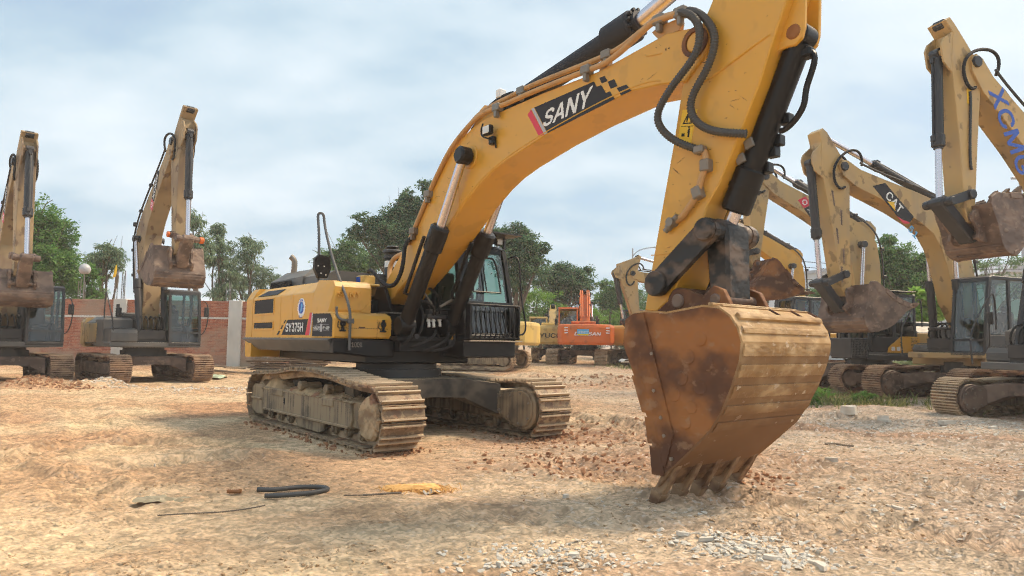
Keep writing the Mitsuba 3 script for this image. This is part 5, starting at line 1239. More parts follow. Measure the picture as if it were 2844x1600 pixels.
# ------------------------------------------------------------------ the other excavators
def excavator(label, x, y, yaw, z, T, U, B, F=(0.1, 1.8), brot=-70, body='old_yellow', arm_m=None, tm='red_mud_steel', cwm=None, dark='grey_paint', tracks=(-1, 1), each=(True, True), covers=(), tdx=0.0, G=1.2, ww=0.6, L=4.3, H=0.88,
              hw=0.68, bm='brown_steel', glass='dark_glass', cabm='dark_paint', deck=1.08, cab_z=(1.15, 2.92), teeth=5, scale=1.0, bcyl=True, arm_w=1.0, rails=True, grous=3, tyaw=0.0, bucket_on=True, cabx=(-0.42, 1.28), boom_b=0.26, tbx=1.24, tankx=0.45, tbh=0.58, deck_m=None):
    E = Mach(label, x, y, yaw, z)
    Em = E.M
    if tdx or tyaw:
        E.M = Em @ place(tdx, 0, math.radians(tyaw))
    for side, ea in zip(tracks, each):
        tk, loop, R, a, zc = track(E, side, G, ww, L, H, tm, 0.19, (), ea, grous, frame_m='frame_steel' if tm == 'track_steel' else 'brown_steel')
        if ea:
            rollers(E, side, G, a, zc, R, tm, tops=(-0.6, 0.6), n=7)
        if side in covers:
            motor_cover(E, side, G, a, zc, R, 1, 'brown_steel')
    car_body(E, G, 'brown_steel', 0.82, (0.7, 0.98), deck - 0.1, L / 2 - 0.85)
    E.M = Em
    cwm = cwm or body
    d0 = deck
    # deck, counterweight, engine hood, side boxes
    E.p('deck', cat_(bx(-2.3, 1.2, -1.0, 1.0, d0, d0 + 0.16), bx(-0.6, tbx, -1.33, 1.35, d0 + 0.02, d0 + 0.16), bx(-0.6, 1.25, 0.3, 1.352, d0 + 0.015, d0 + 0.158)), deck_m or dark, smooth=False)
    o = [(-1.75, -1.35), (-2.25, -1.35), (-2.55, -1.15), (-2.72, -0.7), (-2.78, 0), (-2.72, 0.7), (-2.55, 1.15), (-2.25, 1.35), (-1.75, 1.35)]
    lay = [np.c_[np.array(o) * [k_, k_] + [(-1.75) * (1 - k_), 0], np.full(9, z_)] for z_, k_ in ((d0 - 0.02, 0.94), (d0 + 0.10, 1.0), (d0 + 0.80, 1.0), (d0 + 0.92, 0.96), (d0 + 0.96, 0.90))]
    ck_ = E.p('counterweight', cat_(*[hullp(np.vstack(lay[i:i + 2])) for i in range(4)]), cwm, smooth=30)
    E.p('engine_hood', cat_(hullp([(x_, y_, z_) for x_, y_, z_ in [(-1.75, -1.3, d0 + 0.1), (-1.75, 1.3, d0 + 0.1), (-0.5, -1.3, d0 + 0.1), (-0.5, 1.3, d0 + 0.1), (-1.75, -1.3, d0 + 0.78), (-1.75, 1.3, d0 + 0.78), (-0.5, -1.3, d0 + 0.78), (-0.5, 1.3, d0 + 0.78), (-1.7, -1.05, d0 + 0.98), (-1.7, 1.05, d0 + 0.98), (-0.55, -1.05, d0 + 0.98), (-0.55, 1.05, d0 + 0.98)]]),
                            bx(-1.5, -0.75, -0.5, 0.7, d0 + 0.98, d0 + 1.14, 0.04)), dark, smooth=False)
    E.p('exhaust_pipe', cat_(cyl((-1.1, -0.55, d0 + 1.0), (-1.1, -0.55, d0 + 1.42), 0.055, 12), cyl((-0.8, -0.6, d0 + 1.0), (-0.8, -0.6, d0 + 1.3), 0.09, 14, 0.02)), 'dark_paint')
    sp = E.p('side_door', cat_(bx(-1.72, -0.46, 1.30, 1.345, d0 + 0.14, d0 + 0.76, 0.01)), body, smooth=False)
    E.p('side_door', cat_(bx(-1.72, -0.32, -1.345, -1.30, d0 + 0.14, d0 + 0.76, 0.01)), body, smooth=False)
    E.p('tank', cat_(hullp([(x_, y_, z_) for x_ in (-0.5, tankx) for y_ in (-1.33, -0.5) for z_ in (d0 + 0.14, d0 + 0.86)] + [(x_, y_, d0 + 0.93) for x_ in (-0.45, tankx - 0.1) for y_ in (-1.25, -0.55)])), dark, smooth=False)
    tb = E.p('tool_box', cat_(hullp([(x_, y_, z_) for x_, z_ in ((tankx - 0.05, d0 + 0.14), (tbx - 0.06, d0 + 0.14), (tbx, d0 + 0.2), (tbx, d0 + tbh - 0.14), (tbx - 0.09, d0 + tbh - 0.02), (tankx - 0.05, d0 + tbh)) for y_ in (-1.30, -0.56)]), bx(tbx, tbx + 0.012, -1.2, -1.0, d0 + 0.28, d0 + 0.33, 0.002), bx(tankx + 0.02, tbx - 0.12, -1.25, -0.6, d0 + tbh - 0.005, d0 + tbh + 0.02, 0.01)), dark, smooth=False)
    if rails:
        E.p('hand_rail', tube(smoothline([(1.15, -1.22, d0 + 0.1), (1.16, -1.24, d0 + 0.6), (1.0, -1.26, d0 + 1.0), (0.5, -1.28, d0 + 1.6), (0.35, -1.28, d0 + 1.72), (0.28, -1.28, d0 + 1.55), (0.27, -1.28, d0 + 0.9)], 40), 0.02, 7), 'dark_paint')
    cabk, fx = cab(E, cabx[0], cabx[1], 0.36, 1.35, cab_z[0], cab_z[1], 0.22, cabm, glass)
    E.p('mirror', cat_(tube(smoothline([(1.15, 1.36, 1.5), (1.3, 1.5, 1.8), (1.28, 1.5, 2.5), (1.1, 1.42, 2.6)], 18), 0.016, 6), bx(1.22, 1.27, 1.42, 1.58, 2.1, 2.42, 0.02)), 'dark_paint', cabk)
    # boom, arm, bucket
    arm_m = arm_m or body
    E.p('boom_bracket', cat_(*[prism([(-0.3, d0 + 0.1), (0.6, d0 + 0.1), (0.35, 1.75), (0.12, F[1] + 0.12), (-0.1, F[1] + 0.1), (-0.2, 1.7)], y_ - 0.03, y_ + 0.03) for y_ in (-0.32, 0.32)], bx(-0.4, 1.0, -0.5, 0.34, d0 + 0.1, d0 + 0.3), bx(0.75, 1.05, -0.5, 0.33, d0 + 0.25, d0 + 0.55)), 'dark_paint', smooth=False)
    for i in range(5):
        yy = -0.42 + 0.17 * i
        E.p('hydraulic_hose', tube(smoothline([(0.95, yy, d0 + 0.5), (1.08, yy + 0.02, d0 + 0.72), (0.9, yy * 0.9, d0 + 0.95), (0.6, yy * 0.8, d0 + 0.9)], 14), 0.025, 6), 'rubber')
    poly, u, v, Lb = boom_poly(F, T)
    bk = E.p('boom', prism(poly, -boom_b, boom_b, 0.01), arm_m, smooth=18)
    F_, T_, U_, B_ = (np.array(q, float) for q in (F, T, U, B))
    at = lambda s_, h_: F_ + u * s_ * Lb + v * h_ * Lb
    E.p('pin_boss', ycyl(T_[0], T_[1], -boom_b - 0.05, boom_b + 0.05, 0.12, 20), 'dark_paint', bk)
    E.p('pin_boss', ycyl(*at(.41, .215), -boom_b - 0.03, boom_b + 0.03, 0.12, 20), 'dark_paint', bk)
    for sy in (-1, 1):
        pts = [at(s_, h_) for s_, h_ in ((.12, .15), (.27, .262), (.38, .318), (.46, .318), (.6, .262), (.8, .15), (.95, .075))]
        E.p('pipe', tube(smoothline([(q[0], sy * (boom_b + 0.0), q[1]) for q in pts], 40), 0.028, 7), 'dark_paint' if body != 'orange_paint' else 'orange_paint', bk)
        for s_, h_ in ((.20, .22), (.32, .30), (.55, .29), (.72, .20)):
            q = at(s_, h_)
            E.p('pipe_clamp', bx(q[0] - 0.06, q[0] + 0.06, sy * boom_b - 0.05, sy * boom_b + 0.05, q[1] - 0.05, q[1] + 0.045), 'dark_paint', bk, False)
        a_, b_ = at(.07, -.075), at(.41, .215)
        yb = sy * (boom_b + 0.13)
        k = E.p('boom_cylinder', cat_(cyl((0.85, yb, d0 + 0.35), (0.85 + (b_[0] - 0.85) * .56, yb, d0 + 0.35 + (b_[1] - d0 - 0.35) * .56), 0.105, 20), cyl((0.85 + (b_[0] - 0.85) * .48, yb, d0 + 0.35 + (b_[1] - d0 - 0.35) * .48), (0.85 + (b_[0] - 0.85) * .57, yb, d0 + 0.35 + (b_[1] - d0 - 0.35) * .57), 0.13, 20)), 'dark_paint')
        E.p('rod', cyl((0.85 + (b_[0] - 0.85) * .55, yb, d0 + 0.35 + (b_[1] - d0 - 0.35) * .55), (b_[0], yb, b_[1]), 0.058, 16), 'chrome', k)
        E.p('rod_eye', ycyl(b_[0], b_[1], yb - 0.09, yb + 0.09, 0.11, 18), 'dark_paint', k)
    base = at(.44, .34)
    E.p('cylinder_bracket', cat_(*[prism([tuple(at(.36, .29)), tuple(at(.52, .27)), tuple(at(.47, .35)), tuple(at(.42, .355))], y_ - 0.02, y_ + 0.02) for y_ in (-0.14, 0.14)]), arm_m, bk, False)
    ram(E, 'arm_cylinder', (base[0], 0, base[1]), (U_[0], 0, U_[1]), 0.11, 0.60, 'dark_paint')
    wlp = at(.47, .31)
    E.p('work_lamp', bx(wlp[0] - 0.06, wlp[0] + 0.06, -boom_b - 0.12, -boom_b, wlp[1] - 0.1, wlp[1] + 0.04), 'dark_paint', bk, False)
    ap, a, n, La = arm_poly(T, U, B, arm_w)
    A = lambda s_, d_: T_ + a * La * s_ + n * d_ * arm_w
    ak = E.p('arm', prism(Polygon(ap).buffer(0), -0.21, 0.21, 0.012), arm_m, smooth=16)
    lugp = A(-0.02, .78)
    E.p('cylinder_lug', cat_(*[prism(Polygon([tuple(A(-.18, .55)), tuple(A(.12, .5)), tuple(A(.05, .82)), tuple(A(-.05, .9)), tuple(A(-.1, .84))]).convex_hull, y_ - 0.02, y_ + 0.02) for y_ in (-0.18, 0.18)], ycyl(lugp[0], lugp[1], -0.2, 0.2, 0.07, 16)), arm_m, ak, False)
    lev, en = A(.86, .06), A(.93, .60)
    q0 = A(-.02, .20)
    for i, yy in enumerate((-0.22, 0.22)):
        hp = [at(.93, .08), at(1.01, .09), T_ + n * 0.30, T_ + n * 0.28 + a * 0.5, A(.16, -.05)]
        E.p('tip_hose', tube(smoothline([(q[0], yy * 1.25 if 0 < j < 4 else yy, q[1]) for j, q in enumerate(hp)], 26), 0.034, 7), 'rubber')
    if bcyl:
        ram(E, 'bucket_cylinder', (lugp[0], 0, lugp[1]), (en[0], 0, en[1]), 0.105, 0.62, 'dark_paint')
    if bucket_on:
        c, si = math.cos(math.radians(brot)), math.sin(math.radians(brot))
        B2 = B_ + np.array([0.42 * c, 0.42 * si]) * scale
        bucket_link(E, tuple(lev), tuple(en), tuple(B2), bm if arm_m == 'muddy_yellow' else 'dark_paint', 0.24, 0.075, 0.16)
        ribs = [(0.30, 0.05, 0.02, -.95, .95), (0.36, 0.05, 0.02, -.95, .95), (0.42, 0.05, 0.02, -.95, .95), (0.49, 0.05, 0.02, -.95, .95), (0.56, 0.05, 0.02, -.95, .95)]
        bkk, tr, tp = bucket(E, B, brot, hw / scale, scale, bm, bm, bm, teeth, ribs)
        E.tp = tp
    E.bk, E.ak, E.at, E.u, E.v, E.Lb, E.bb, E.ck, E.sp, E.tb, E.A, E.cw, E.n_, E.a_ = bk, ak, at, u, v, Lb, boom_b, cabk, sp, tb, A, ck_, n, a
    return E


def on_boom(E, side, s0, h0):
    """frame on a side face of the boom at (s, h), u along the reading direction"""
    q = E.at(s0, h0)
    sg = -side   # on the right side (side -1) text runs towards the tip
    uu = np.array([E.u[0], 0, E.u[1]]) * sg
    vv = np.array([E.v[0], 0, E.v[1]])
    return frame((q[0], side * (E.bb + 0.0008), q[1]), uu, vv)


def safety_sticker(E, k, o, u, v, w=0.62, h=0.30):
    M = frame(o, u, v)
    st = E.p('sticker', flat([(0, 0), (w, 0), (w, h), (0, h)], 0.004), 'sticker_blue', k, False, 'blue safety sticker', M)
    E.p('band', flat([(0.01, 0.01), (w - 0.01, 0.01), (w - 0.01, h * 0.25), (0.01, h * 0.25)], 0.006), 'sticker_yellow', st, False, None, M)
    s_ = w * 0.19
    E.p('lettering', xf(wr(['zhu', 'yii', 'an', 'quan'], s_, 1.2), frame((w * 0.07, h * 0.36, 0), (1, 0, 0), (0, 1, 0))), 'white_paint', st, False, None, M @ np.array([[1, 0, 0, 0], [0, 1, 0, 0], [0, 0, 1, 0.004], [0, 0, 0, 1.0]]))


def red_logo(E, M, s, band_w, word='XCMG', m='decal_red'):
    k = E.p('decal', flat([(0, 0), (s * 1.1, 0), (s * 1.3, s), (0.2 * s, s)], 0.003), m, E.bk, False, None, M)
    E.p('emblem', cat_(*[flat([(s * .65 + r0 * s * math.cos(t0), s * .5 + r0 * s * math.sin(t0)), (s * .65 + r0 * s * math.cos(t1), s * .5 + r0 * s * math.sin(t1)), (s * .65 + r1 * s * math.cos(t1), s * .5 + r1 * s * math.sin(t1)), (s * .65 + r1 * s * math.cos(t0), s * .5 + r1 * s * math.sin(t0))], 0.006) for r0, r1 in ((.20, .33),) for t0, t1 in [(i * 1.0472 + .1, i * 1.0472 + .95) for i in range(6)]]), 'white_paint', k, False, None, M)
    k2 = E.p('decal', flat([(s * 1.12, 0), (s * 1.1 + band_w, 0), (s * 1.3 + band_w, s), (s * 1.32, s)], 0.003), 'decal_dark', E.bk, False, None, M)
    E.p('lettering', xf(text(word, band_w * 0.84, s * 0.56, 0.003, True, 0.2), frame((s * 1.36, s * 0.22, 0.003), (1, 0, 0), (0, 1, 0))), 'white_paint', k2, False, None, M)


# left pair, facing the camera
e = excavator('dusty yellow excavator cut by the left frame edge, dark bucket before its cab', -15.6, 21.5, -46, 0.02, (1.45, 6.55), (2.0, 7.3), (2.35, 3.2), (0.1, 1.85), -62, hw=0.66, tracks=(1, -1), each=(True, False), bm='brown_steel', teeth=7, glass='glass', scale=0.85, arm_m='muddy_yellow')
red_logo(e, on_boom(e, -1, .60, .10), 0.26, 0.95)
e = excavator('dusty excavator with raised boom, second from left, brown bucket hung before its cab', -12.1, 23.1, -46, 0.05, (2.45, 7.45), (3.15, 8.35), (2.95, 4.0), (0.1, 1.85), -72, hw=0.74, glass='glass', bm='brown_steel', arm_m='muddy_yellow')
red_logo(e, on_boom(e, -1, .60, .10), 0.28, 1.0)
e.p('pin_cap', ycyl(*e.A(.93, .60), 0.34, 0.46, 0.10, 16), 'orange_paint')
e.p('pin_cap', ycyl(*e.A(.86, .06), -0.4, -0.33, 0.09, 16), 'orange_paint')
# right row, facing left
e = excavator('pale yellow excavator at the right frame edge with large blue boom lettering', 11.9, 15.05, 200, -0.06, (2.72, 7.38), (3.36, 8.15), (2.98, 4.15), (0.1, 1.85), -112, G=1.2, L=4.3, H=0.90, covers=(-1,), tracks=(-1, 1), each=(True, False), hw=0.62, boom_b=0.27, tm='track_steel', tbx=0.6, tankx=-0.1, tbh=0.5)
M_ = on_boom(e, 1, .985, .012)
glow_text(e, e.bk, 'XCMG', tuple(M_[:3, 3] + M_[:3, 0] * 0.55 + M_[:3, 1] * -0.05), M_[:3, 0], M_[:3, 1], 1.95, 0.47, 'decal_blue', True, 0.12, 0.004, label='large blue lettering on the boom')
q = e.A(.28, .16)
e.p('sticker', flat([(0, 0), (.12, 0), (.12, .32), (0, .32)], 0.003), 'sticker_yellow', e.ak, False, None, frame((q[0], 0.2112, q[1]), (-1, 0, 0), (0, 0, 1)))
e.p('pipe', tube(smoothline([(*e.A(.20, .12)[:1], 0.235, e.A(.20, .12)[1]), (e.A(.3, .10)[0], 0.24, e.A(.3, .10)[1]), (e.A(.62, .08)[0], 0.24, e.A(.62, .08)[1]), (e.A(.70, .02)[0], 0.235, e.A(.70, .02)[1])], 16), 0.025, 7), 'dark_paint', e.ak)
e = excavator('yellow excavator with a slanted dark boom decal and a mud streaked arm', 12.95, 19.75, 200, 0.0, (4.72, 6.16), (5.28, 7.03), (4.66, 2.88), (0.0, 2.05), -80, arm_m='old_yellow', covers=(-1,), G=1.3, ww=0.62, L=4.7, H=0.98, hw=0.78, boom_b=0.28, deck=1.2, cab_z=(1.28, 3.35), glass='glass', cwm='yellow_paint', arm_w=1.1, cabx=(-0.5, 1.25), tbx=0.66, tankx=-0.30, tbh=0.40, deck_m='old_yellow')
M_ = on_boom(e, 1, .84, .045)
k_ = e.p('decal', flat([(0, 0.02), (0.25, 0.40), (1.55, 0.42), (1.55, 0.15), (1.40, 0.0)], 0.003), 'decal_dark', e.bk, False, 'dark decal on the boom', M_)
e.p('lettering', xf(text('CAT', 0.66, 0.25, 0.003, True, 0), frame((0.48, 0.10, 0.003), (1, 0, 0), (0, 1, 0))), 'white_paint', k_, False, None, M_)
e.p('triangle', flat([(0.62, 0.06), (0.98, 0.06), (0.80, 0.22)], 0.009), 'sticker_yellow', k_, False, None, M_)
e.p('corner', flat([(1.10, -0.005), (1.40, 0.0), (1.55, 0.15), (1.55, 0.20), (1.30, 0.06)], 0.0045), 'decal_red', k_, False, None, M_)
e.p('lettering', xf(text('51', 0.36, 0.2, 0.003), frame((1.62, -0.02, 0), (1, 0, 0), (0, 1, 0))), 'sticker_blue', e.bk, False, 'small blue number on the boom', M_)
for i, (s0, d0_) in enumerate(((.2, .3), (.35, .05), (.5, .2), (.66, .02), (.8, .1))):
    q, q2 = e.A(s0, d0_), e.A(s0 + .12, d0_ * .8 + .02)
    e.p('mud_streak', hullp([(q[0], 0.2105, q[1]), (q2[0], 0.2105, q2[1]), (q[0] + .07, 0.2105, q[1] + .02), (q2[0] + .04, 0.2105, q2[1]), (q[0] + .03, 0.218, q[1] - .05), (q2[0] + .02, 0.218, q2[1] + .03)]), 'brown_steel', e.ak, False)
# yellow sill below the cab
e.p('sill', cat_(bx(-0.5, 1.24, 1.30, 1.37, 1.0, 1.24, 0.02), bx(0.62, 0.68, -1.3, 1.3, 1.0, 1.22, 0.02)), 'old_yellow', smooth=False)
e.p('lamp', bx(0.9, 1.25, -0.3, 0.3, 1.98, 2.05), 'dark_paint', smooth=False)
e = excavator('black cabbed excavator with a grilled front box in the right row', 11.9, 22.9, 190, 0.1, (3.95, 6.78), (4.5, 7.6), (4.3, 3.95), (0.1, 1.85), -60, covers=(-1,), tdx=0.25, G=1.2, L=4.2, cabm='dark_paint', hw=0.72, each=(True, True), boom_b=0.26, body='old_yellow', cwm='yellow_paint', bm='rust', cab_z=(1.15, 3.0), bcyl=False)
red_logo(e, on_boom(e, 1, .80, .07), 0.30, 1.0)
e.p('grille_box', cat_(bx(1.26, 1.85, 0.35, 1.36, 1.02, 1.66, 0.03), bx(-0.5, 1.3, 1.31, 1.37, 0.98, 1.16, 0.02)), 'dark_paint', smooth=False)
e.p('mesh_guard', cat_(*[bx(1.30 + i * 0.05, 1.308 + i * 0.05, 1.362, 1.372, 1.10, 1.60, 0.001) for i in range(11)], *[bx(1.28, 1.83, 1.362, 1.372, 1.12 + i * 0.05, 1.128 + i * 0.05, 0.001) for i in range(10)]), 'grey_paint', smooth=False)
e.p('cab_door_panel', prism([(-0.5, 1.22), (0.62, 1.22), (0.58, 1.38), (0.15, 1.72), (-0.5, 1.72)], 1.352, 1.365), 'yellow_paint', e.sp, False, 'yellow lower door panel')
glow_text(e, e.sp, '2 Amp', (-0.02, 1.3655, 1.34), (-1, 0, 0), (0, 0, 1), 0.34, 0.12, 'sticker_yellow', True, 0.1) if False else None
for xx in (0.42, 0.24):
    e.p('sticker', flat([(0, 0), (.12, 0), (.12, .12), (0, .12)], 0.003), 'white_paint', e.sp, False, None, frame((xx + 0.06, 1.3655, 1.28), (-1, 0, 0), (0, 0, 1)))
e.p('vent', cat_(*[bx(-0.45, -0.2, 1.364, 1.37, 1.30 + i * 0.045, 1.312 + i * 0.045, 0.001) for i in range(9)]), 'dark_paint', e.sp, False)
e.p('roof_guard', bx(-0.4, 1.3, 0.32, 1.4, 3.10, 3.13, 0.01), 'dark_paint', e.ck, False)
e = excavator('clean yellow excavator behind the black cabbed one, only its arched boom showing', 11.3, 27.5, 190, 0.15, (3.3, 6.35), (3.95, 7.0), (3.9, 3.9), (0.05, 1.95), -60, each=(False, False), tracks=(-1, 1), hw=0.7, cab_z=(1.2, 3.15), cwm='yellow_paint', bcyl=False, bucket_on=False, body='yellow_paint')
e = excavator('far yellow excavator with a pointed arm tip peeking out left of the large arm', 10.35, 33.35, 190, 0.05, (4.87, 4.71), (4.55, 5.50), (4.6, 2.4), (0.1, 1.9), -60, each=(False, False), hw=0.6)
# row at the back
e = excavator('orange excavator seen from behind with a blue sticker on its counterweight', 3.75, 35.6, 85, 0.35, (5.2, 2.7), (5.7, 3.5), (3.6, 1.2), (0.1, 1.85), -150, body='orange_paint', dark='orange_paint', cabm='orange_paint', cwm='orange_paint', tm='track_steel', each=(True, True), bucket_on=False, bcyl=False, glass='dark_glass', tyaw=-13)
o_ = lambda yy, zz, off=0.0: (-2.80 + 0.0, yy, zz)
for yy in (0.85, -1.1):
    for zz in (1.60, 1.72, 1.84):
        e.p('stripe', bx(-2.785 + 0.10, -2.62, yy, yy + 0.17, zz, zz + 0.055, 0), 'white_paint', e.cw, False)
glow_text(e, e.cw, 'DOOSAN', (-2.783, 0.55, 1.50), (0, -1, 0), (0, 0, 1), 1.25, 0.17, 'white_paint', True, 0.25)
safety_sticker(e, e.cw, (-2.79, 0.42, 1.50), (0, -1, 0), (0, 0, 1), 0.55, 0.30)
e.p('hose_bundle', cat_(*[tube(smoothline([(0.3, yy, 2.5), (1.2, yy, 3.45), (1.7, yy, 3.85), (2.3, yy, 4.0)], 16), 0.035, 7) for yy in (-0.22, -0.12, 0.12, 0.22)]), 'orange_paint')
e = excavator('pale yellow excavator with black side panel half hidden behind the large cab', -1.55, 30.5, 163, 0.3, (5.0, 2.4), (5.5, 3.2), (3.4, 1.3), (0.1, 1.85), -150, body='pale_yellow', dark='pale_yellow', tm='track_steel', each=(True, False), bucket_on=False, bcyl=False)
k_ = e.p('side_decal', bx(-2.2, -1.2, 1.346, 1.352, 1.16, 1.84, 0), 'decal_dark', e.sp, False)
glow_text(e, k_, 'CAT', (-1.22, 1.3525, 1.40), (-1, 0, 0), (0, 0, 1), 0.85, 0.36, 'white_paint')
safety_sticker(e, k_, (-1.45, 1.354, 1.18), (-1, 0, 0), (0, 0, 1), 0.55, 0.32)
e = excavator('small yellow excavator left of the orange one, dark lettering on its back', 2.35, 39.0, 88, 0.35, (4.3, 2.2), (4.8, 2.9), (3.0, 1.2), (0.1, 1.6), -150, body='pale_yellow', dark='pale_yellow', cabm='pale_yellow', each=(False, False), bucket_on=False, bcyl=False, G=1.0, ww=0.45, L=3.0, tm='track_steel', cab_z=(1.1, 2.55))
glow_text(e, e.cw, 'YUCHAI', (-2.785, 0.8, 1.40), (0, -1, 0), (0, 0, 1), 1.6, 0.24, 'ink_black')
e = excavator('yellow excavator right of the orange one, mostly hidden by the large rusty bucket', 7.1, 36.5, 60, 0.35, (5.0, 2.4), (5.5, 3.2), (3.4, 1.3), (0.1, 1.85), -150, each=(False, False), cwm='yellow_paint', bucket_on=False, bcyl=False, tm='track_steel')

# ------------------------------------------------------------------ brick wall, posts, bars
def wall():
    w = thing('brick_wall', 'red brick yard wall with grey concrete posts behind the left excavators', 'wall')
    put(key('masonry', w), cat_(bx(-30, -8.8, 30.0, 30.24, -0.3, 3.0, 0.0)), 'brick')
    put(key('mortar_band', w), cat_(bx(-30, -8.8, 29.985, 30.255, 2.28, 2.36, 0.004)), 'concrete')
    put(key('coping', w), cat_(*[bx(-30 + i * 0.24, -30 + i * 0.24 + 0.225, 29.99, 30.25, 3.0, 3.06, 0.006) for i in range(88)]), 'brick')
    labels[w + '__coping'] = {'kind': 'stuff'}
    for x in (-25.8, -21.3, -16.8, -11.85, -8.7):
        put(key('post', w), bx(x - 0.28, x + 0.28, 29.90, 30.3, -0.3, 3.09, 0.015), 'concrete')


wall()
ORD = 'first second third fourth fifth sixth seventh eighth ninth tenth eleventh'.split()
BX = [-17.95, -17.86, -17.66, -17.57, -17.50, -19.59, -19.50, -19.39, -12.8, -12.72, -12.9, -19.28]
BO = [sorted(BX).index(x) for x in BX]
BL = ['thin steel bar above the brick wall, ' + ('leftmost of all' if o == 0 else 'rightmost of all' if o == 11 else ORD[o] + ' counted from the left') for o in BO]
for i, (x, z) in enumerate(((-17.95, 4.23), (-17.86, 4.45), (-17.66, 4.40), (-17.57, 4.24), (-17.50, 4.45), (-19.59, 3.96), (-19.50, 4.05), (-19.39, 3.88), (-12.8, 4.07), (-12.72, 3.95), (-12.9, 3.8), (-19.28, 3.9))):
    k = thing('steel_bar', BL[i], 'bar', 'reinforcing bars behind the brick wall')
    put(k, tube([(x, 31.5, 0), (x + 0.02 * math.sin(i), 31.5, z)], 0.018, 6), 'steel')
k = thing('yellow_cap', 'yellow plastic bag caught on top of a steel bar behind the wall', 'bag')
put(k, hullp(np.random.default_rng(2).normal(size=(20, 3)) * [0.05, 0.05, 0.16] + [-17.93, 31.45, 4.35]), 'sticker_yellow')
k = thing('globe_lamp', 'pale globe lamp on a thin pole above the wall at far left', 'lamp')
put(key('pole', k), tube([(-18.94, 30.8, 0), (-18.94, 30.8, 4.2)], 0.025, 8), 'steel')
_g = trimesh.creation.icosphere(subdivisions=2, radius=0.24)
_g.vertices[:, 2] = np.maximum(_g.vertices[:, 2] * 1.05, -0.2) + 4.42
put(key('globe', k), xf(_g, place(-18.94, 30.8, 0)), 'silver', None, True)

# boards stacked before the wall
r_ = np.random.default_rng(11)
for i in range(22):
    lev, col = i % 11, i // 11
    k = thing('board', f"grey brown board in the {'left' if col == 0 else 'right'} flat stack, {'topmost' if lev == 10 else 'lowest' if lev == 0 else ORD[10 - lev] + ' from the top'}", 'board', 'boards stacked behind the large excavator')
    x0 = -9.9 + col * 1.25 + r_.normal() * 0.12
    Lb = 1.35 + 0.3 * r_.random()
    m = bx(0, Lb, -0.45, 0.45, 0, 0.045, 0.006)
    m = xf(m, place(x0, 27 + r_.normal() * 0.1, r_.normal() * 0.04, 0.28 + lev * 0.072 + col * 0.01, r_.normal() * 0.012))
    put(k, m, 'wood')
for i, (x, y, ang, L_) in enumerate(((-11.0, 26.4, 0.3, 1.2), (-10.6, 26.0, -0.2, 1.0), (-10.3, 26.2, 0.9, 0.8), (-11.3, 26.6, 0.1, 1.4))):
    k = thing('plank', ('loose plank at the foot of the wall, second from the left', 'loose plank third from the left at the foot of the wall', 'loose plank nearest the board stack at the foot of the wall', 'leftmost loose plank at the foot of the wall')[i], 'plank', 'loose planks at the foot of the wall')
    put(k, xf(bx(-L_ / 2, L_ / 2, -0.08, 0.08, 0, 0.05, 0.006), place(x, y, ang, float(gz(x, y)) + 0.05 + 0.06 * i, 0.06)), 'wood')
k = thing('white_sheet', 'crumpled white sheet on the right end of the board stack', 'sheet')
xs, ys = np.meshgrid(np.linspace(-0.6, 0.6, 14), np.linspace(-0.4, 0.4, 9), indexing='ij')
zz = 0.35 * meshkit.fbm(np.stack([xs * 2.2, ys * 2.2, xs * 0], -1) + 5, 3, 3) + 0.18 - 0.25 * np.abs(xs)
_q = np.array([[i * 9 + j, (i + 1) * 9 + j, (i + 1) * 9 + j + 1, i * 9 + j + 1] for i in range(13) for j in range(8)])
put(k, xf(trimesh.Trimesh(np.stack([xs, ys, zz], -1).reshape(-1, 3), np.vstack([_q[:, [0, 1, 2]], _q[:, [0, 2, 3]]]), process=False), place(-7.0, 26.2, 0.2, 0.62)), 'white_paint')
k = thing('concrete_pillar', 'short pale concrete pillar between the wall and the board stack', 'pillar')
put(k, bx(-10.15, -9.95, 28.6, 28.8, 0.0, 1.15, 0.01), 'concrete')

# ------------------------------------------------------------------ things lying on the dirt
def lying(pts, r, lift=1.0):
    p = np.array(pts, float)
    q = smoothline(np.c_[p, p[:, 0] * 0], 60)
    from scipy.ndimage import gaussian_filter1d
    q[:, 2] = gaussian_filter1d(gz(q[:, 0], q[:, 1]), 9, mode='nearest') + r * lift + 0.012
    return q


k = thing('hose_piece', 'bent piece of grey rubber hose lying on the dirt in a horseshoe shape', 'hose')
put(k, tube(lying([(-2.4, 6.80), (-2.22, 6.86), (-2.12, 6.98), (-1.98, 7.05), (-1.83, 7.02), (-1.76, 6.90), (-1.80, 6.74), (-1.96, 6.58), (-2.22, 6.48)], 0.024), 0.023, 10), 'hose_grey', None, 40)
k = thing('pipe_stub', 'short rusty pipe stub lying left of the rubber hose', 'pipe')
put(k, tube(lying([(-2.66, 6.73), (-2.60, 6.73), (-2.53, 6.735)], 0.018), 0.018, 8), 'rust', None, 40)
k = thing('twig', 'thin dry twig lying left of the straw tuft', 'twig')
put(k, tube(lying([(-1.52, 6.55), (-1.35, 6.60), (-1.15, 6.68), (-1.02, 6.74)], 0.008), [0.006] * 20 + [0.01] * 40, 6), 'bark')
k = thing('twig', 'thin dark twig lying on the dirt before the straw tuft', 'twig')
put(k, tube(lying([(-2.9, 5.9), (-2.6, 5.95), (-2.3, 6.02), (-2.1, 6.15)], 0.006), 0.006, 6), 'bark')


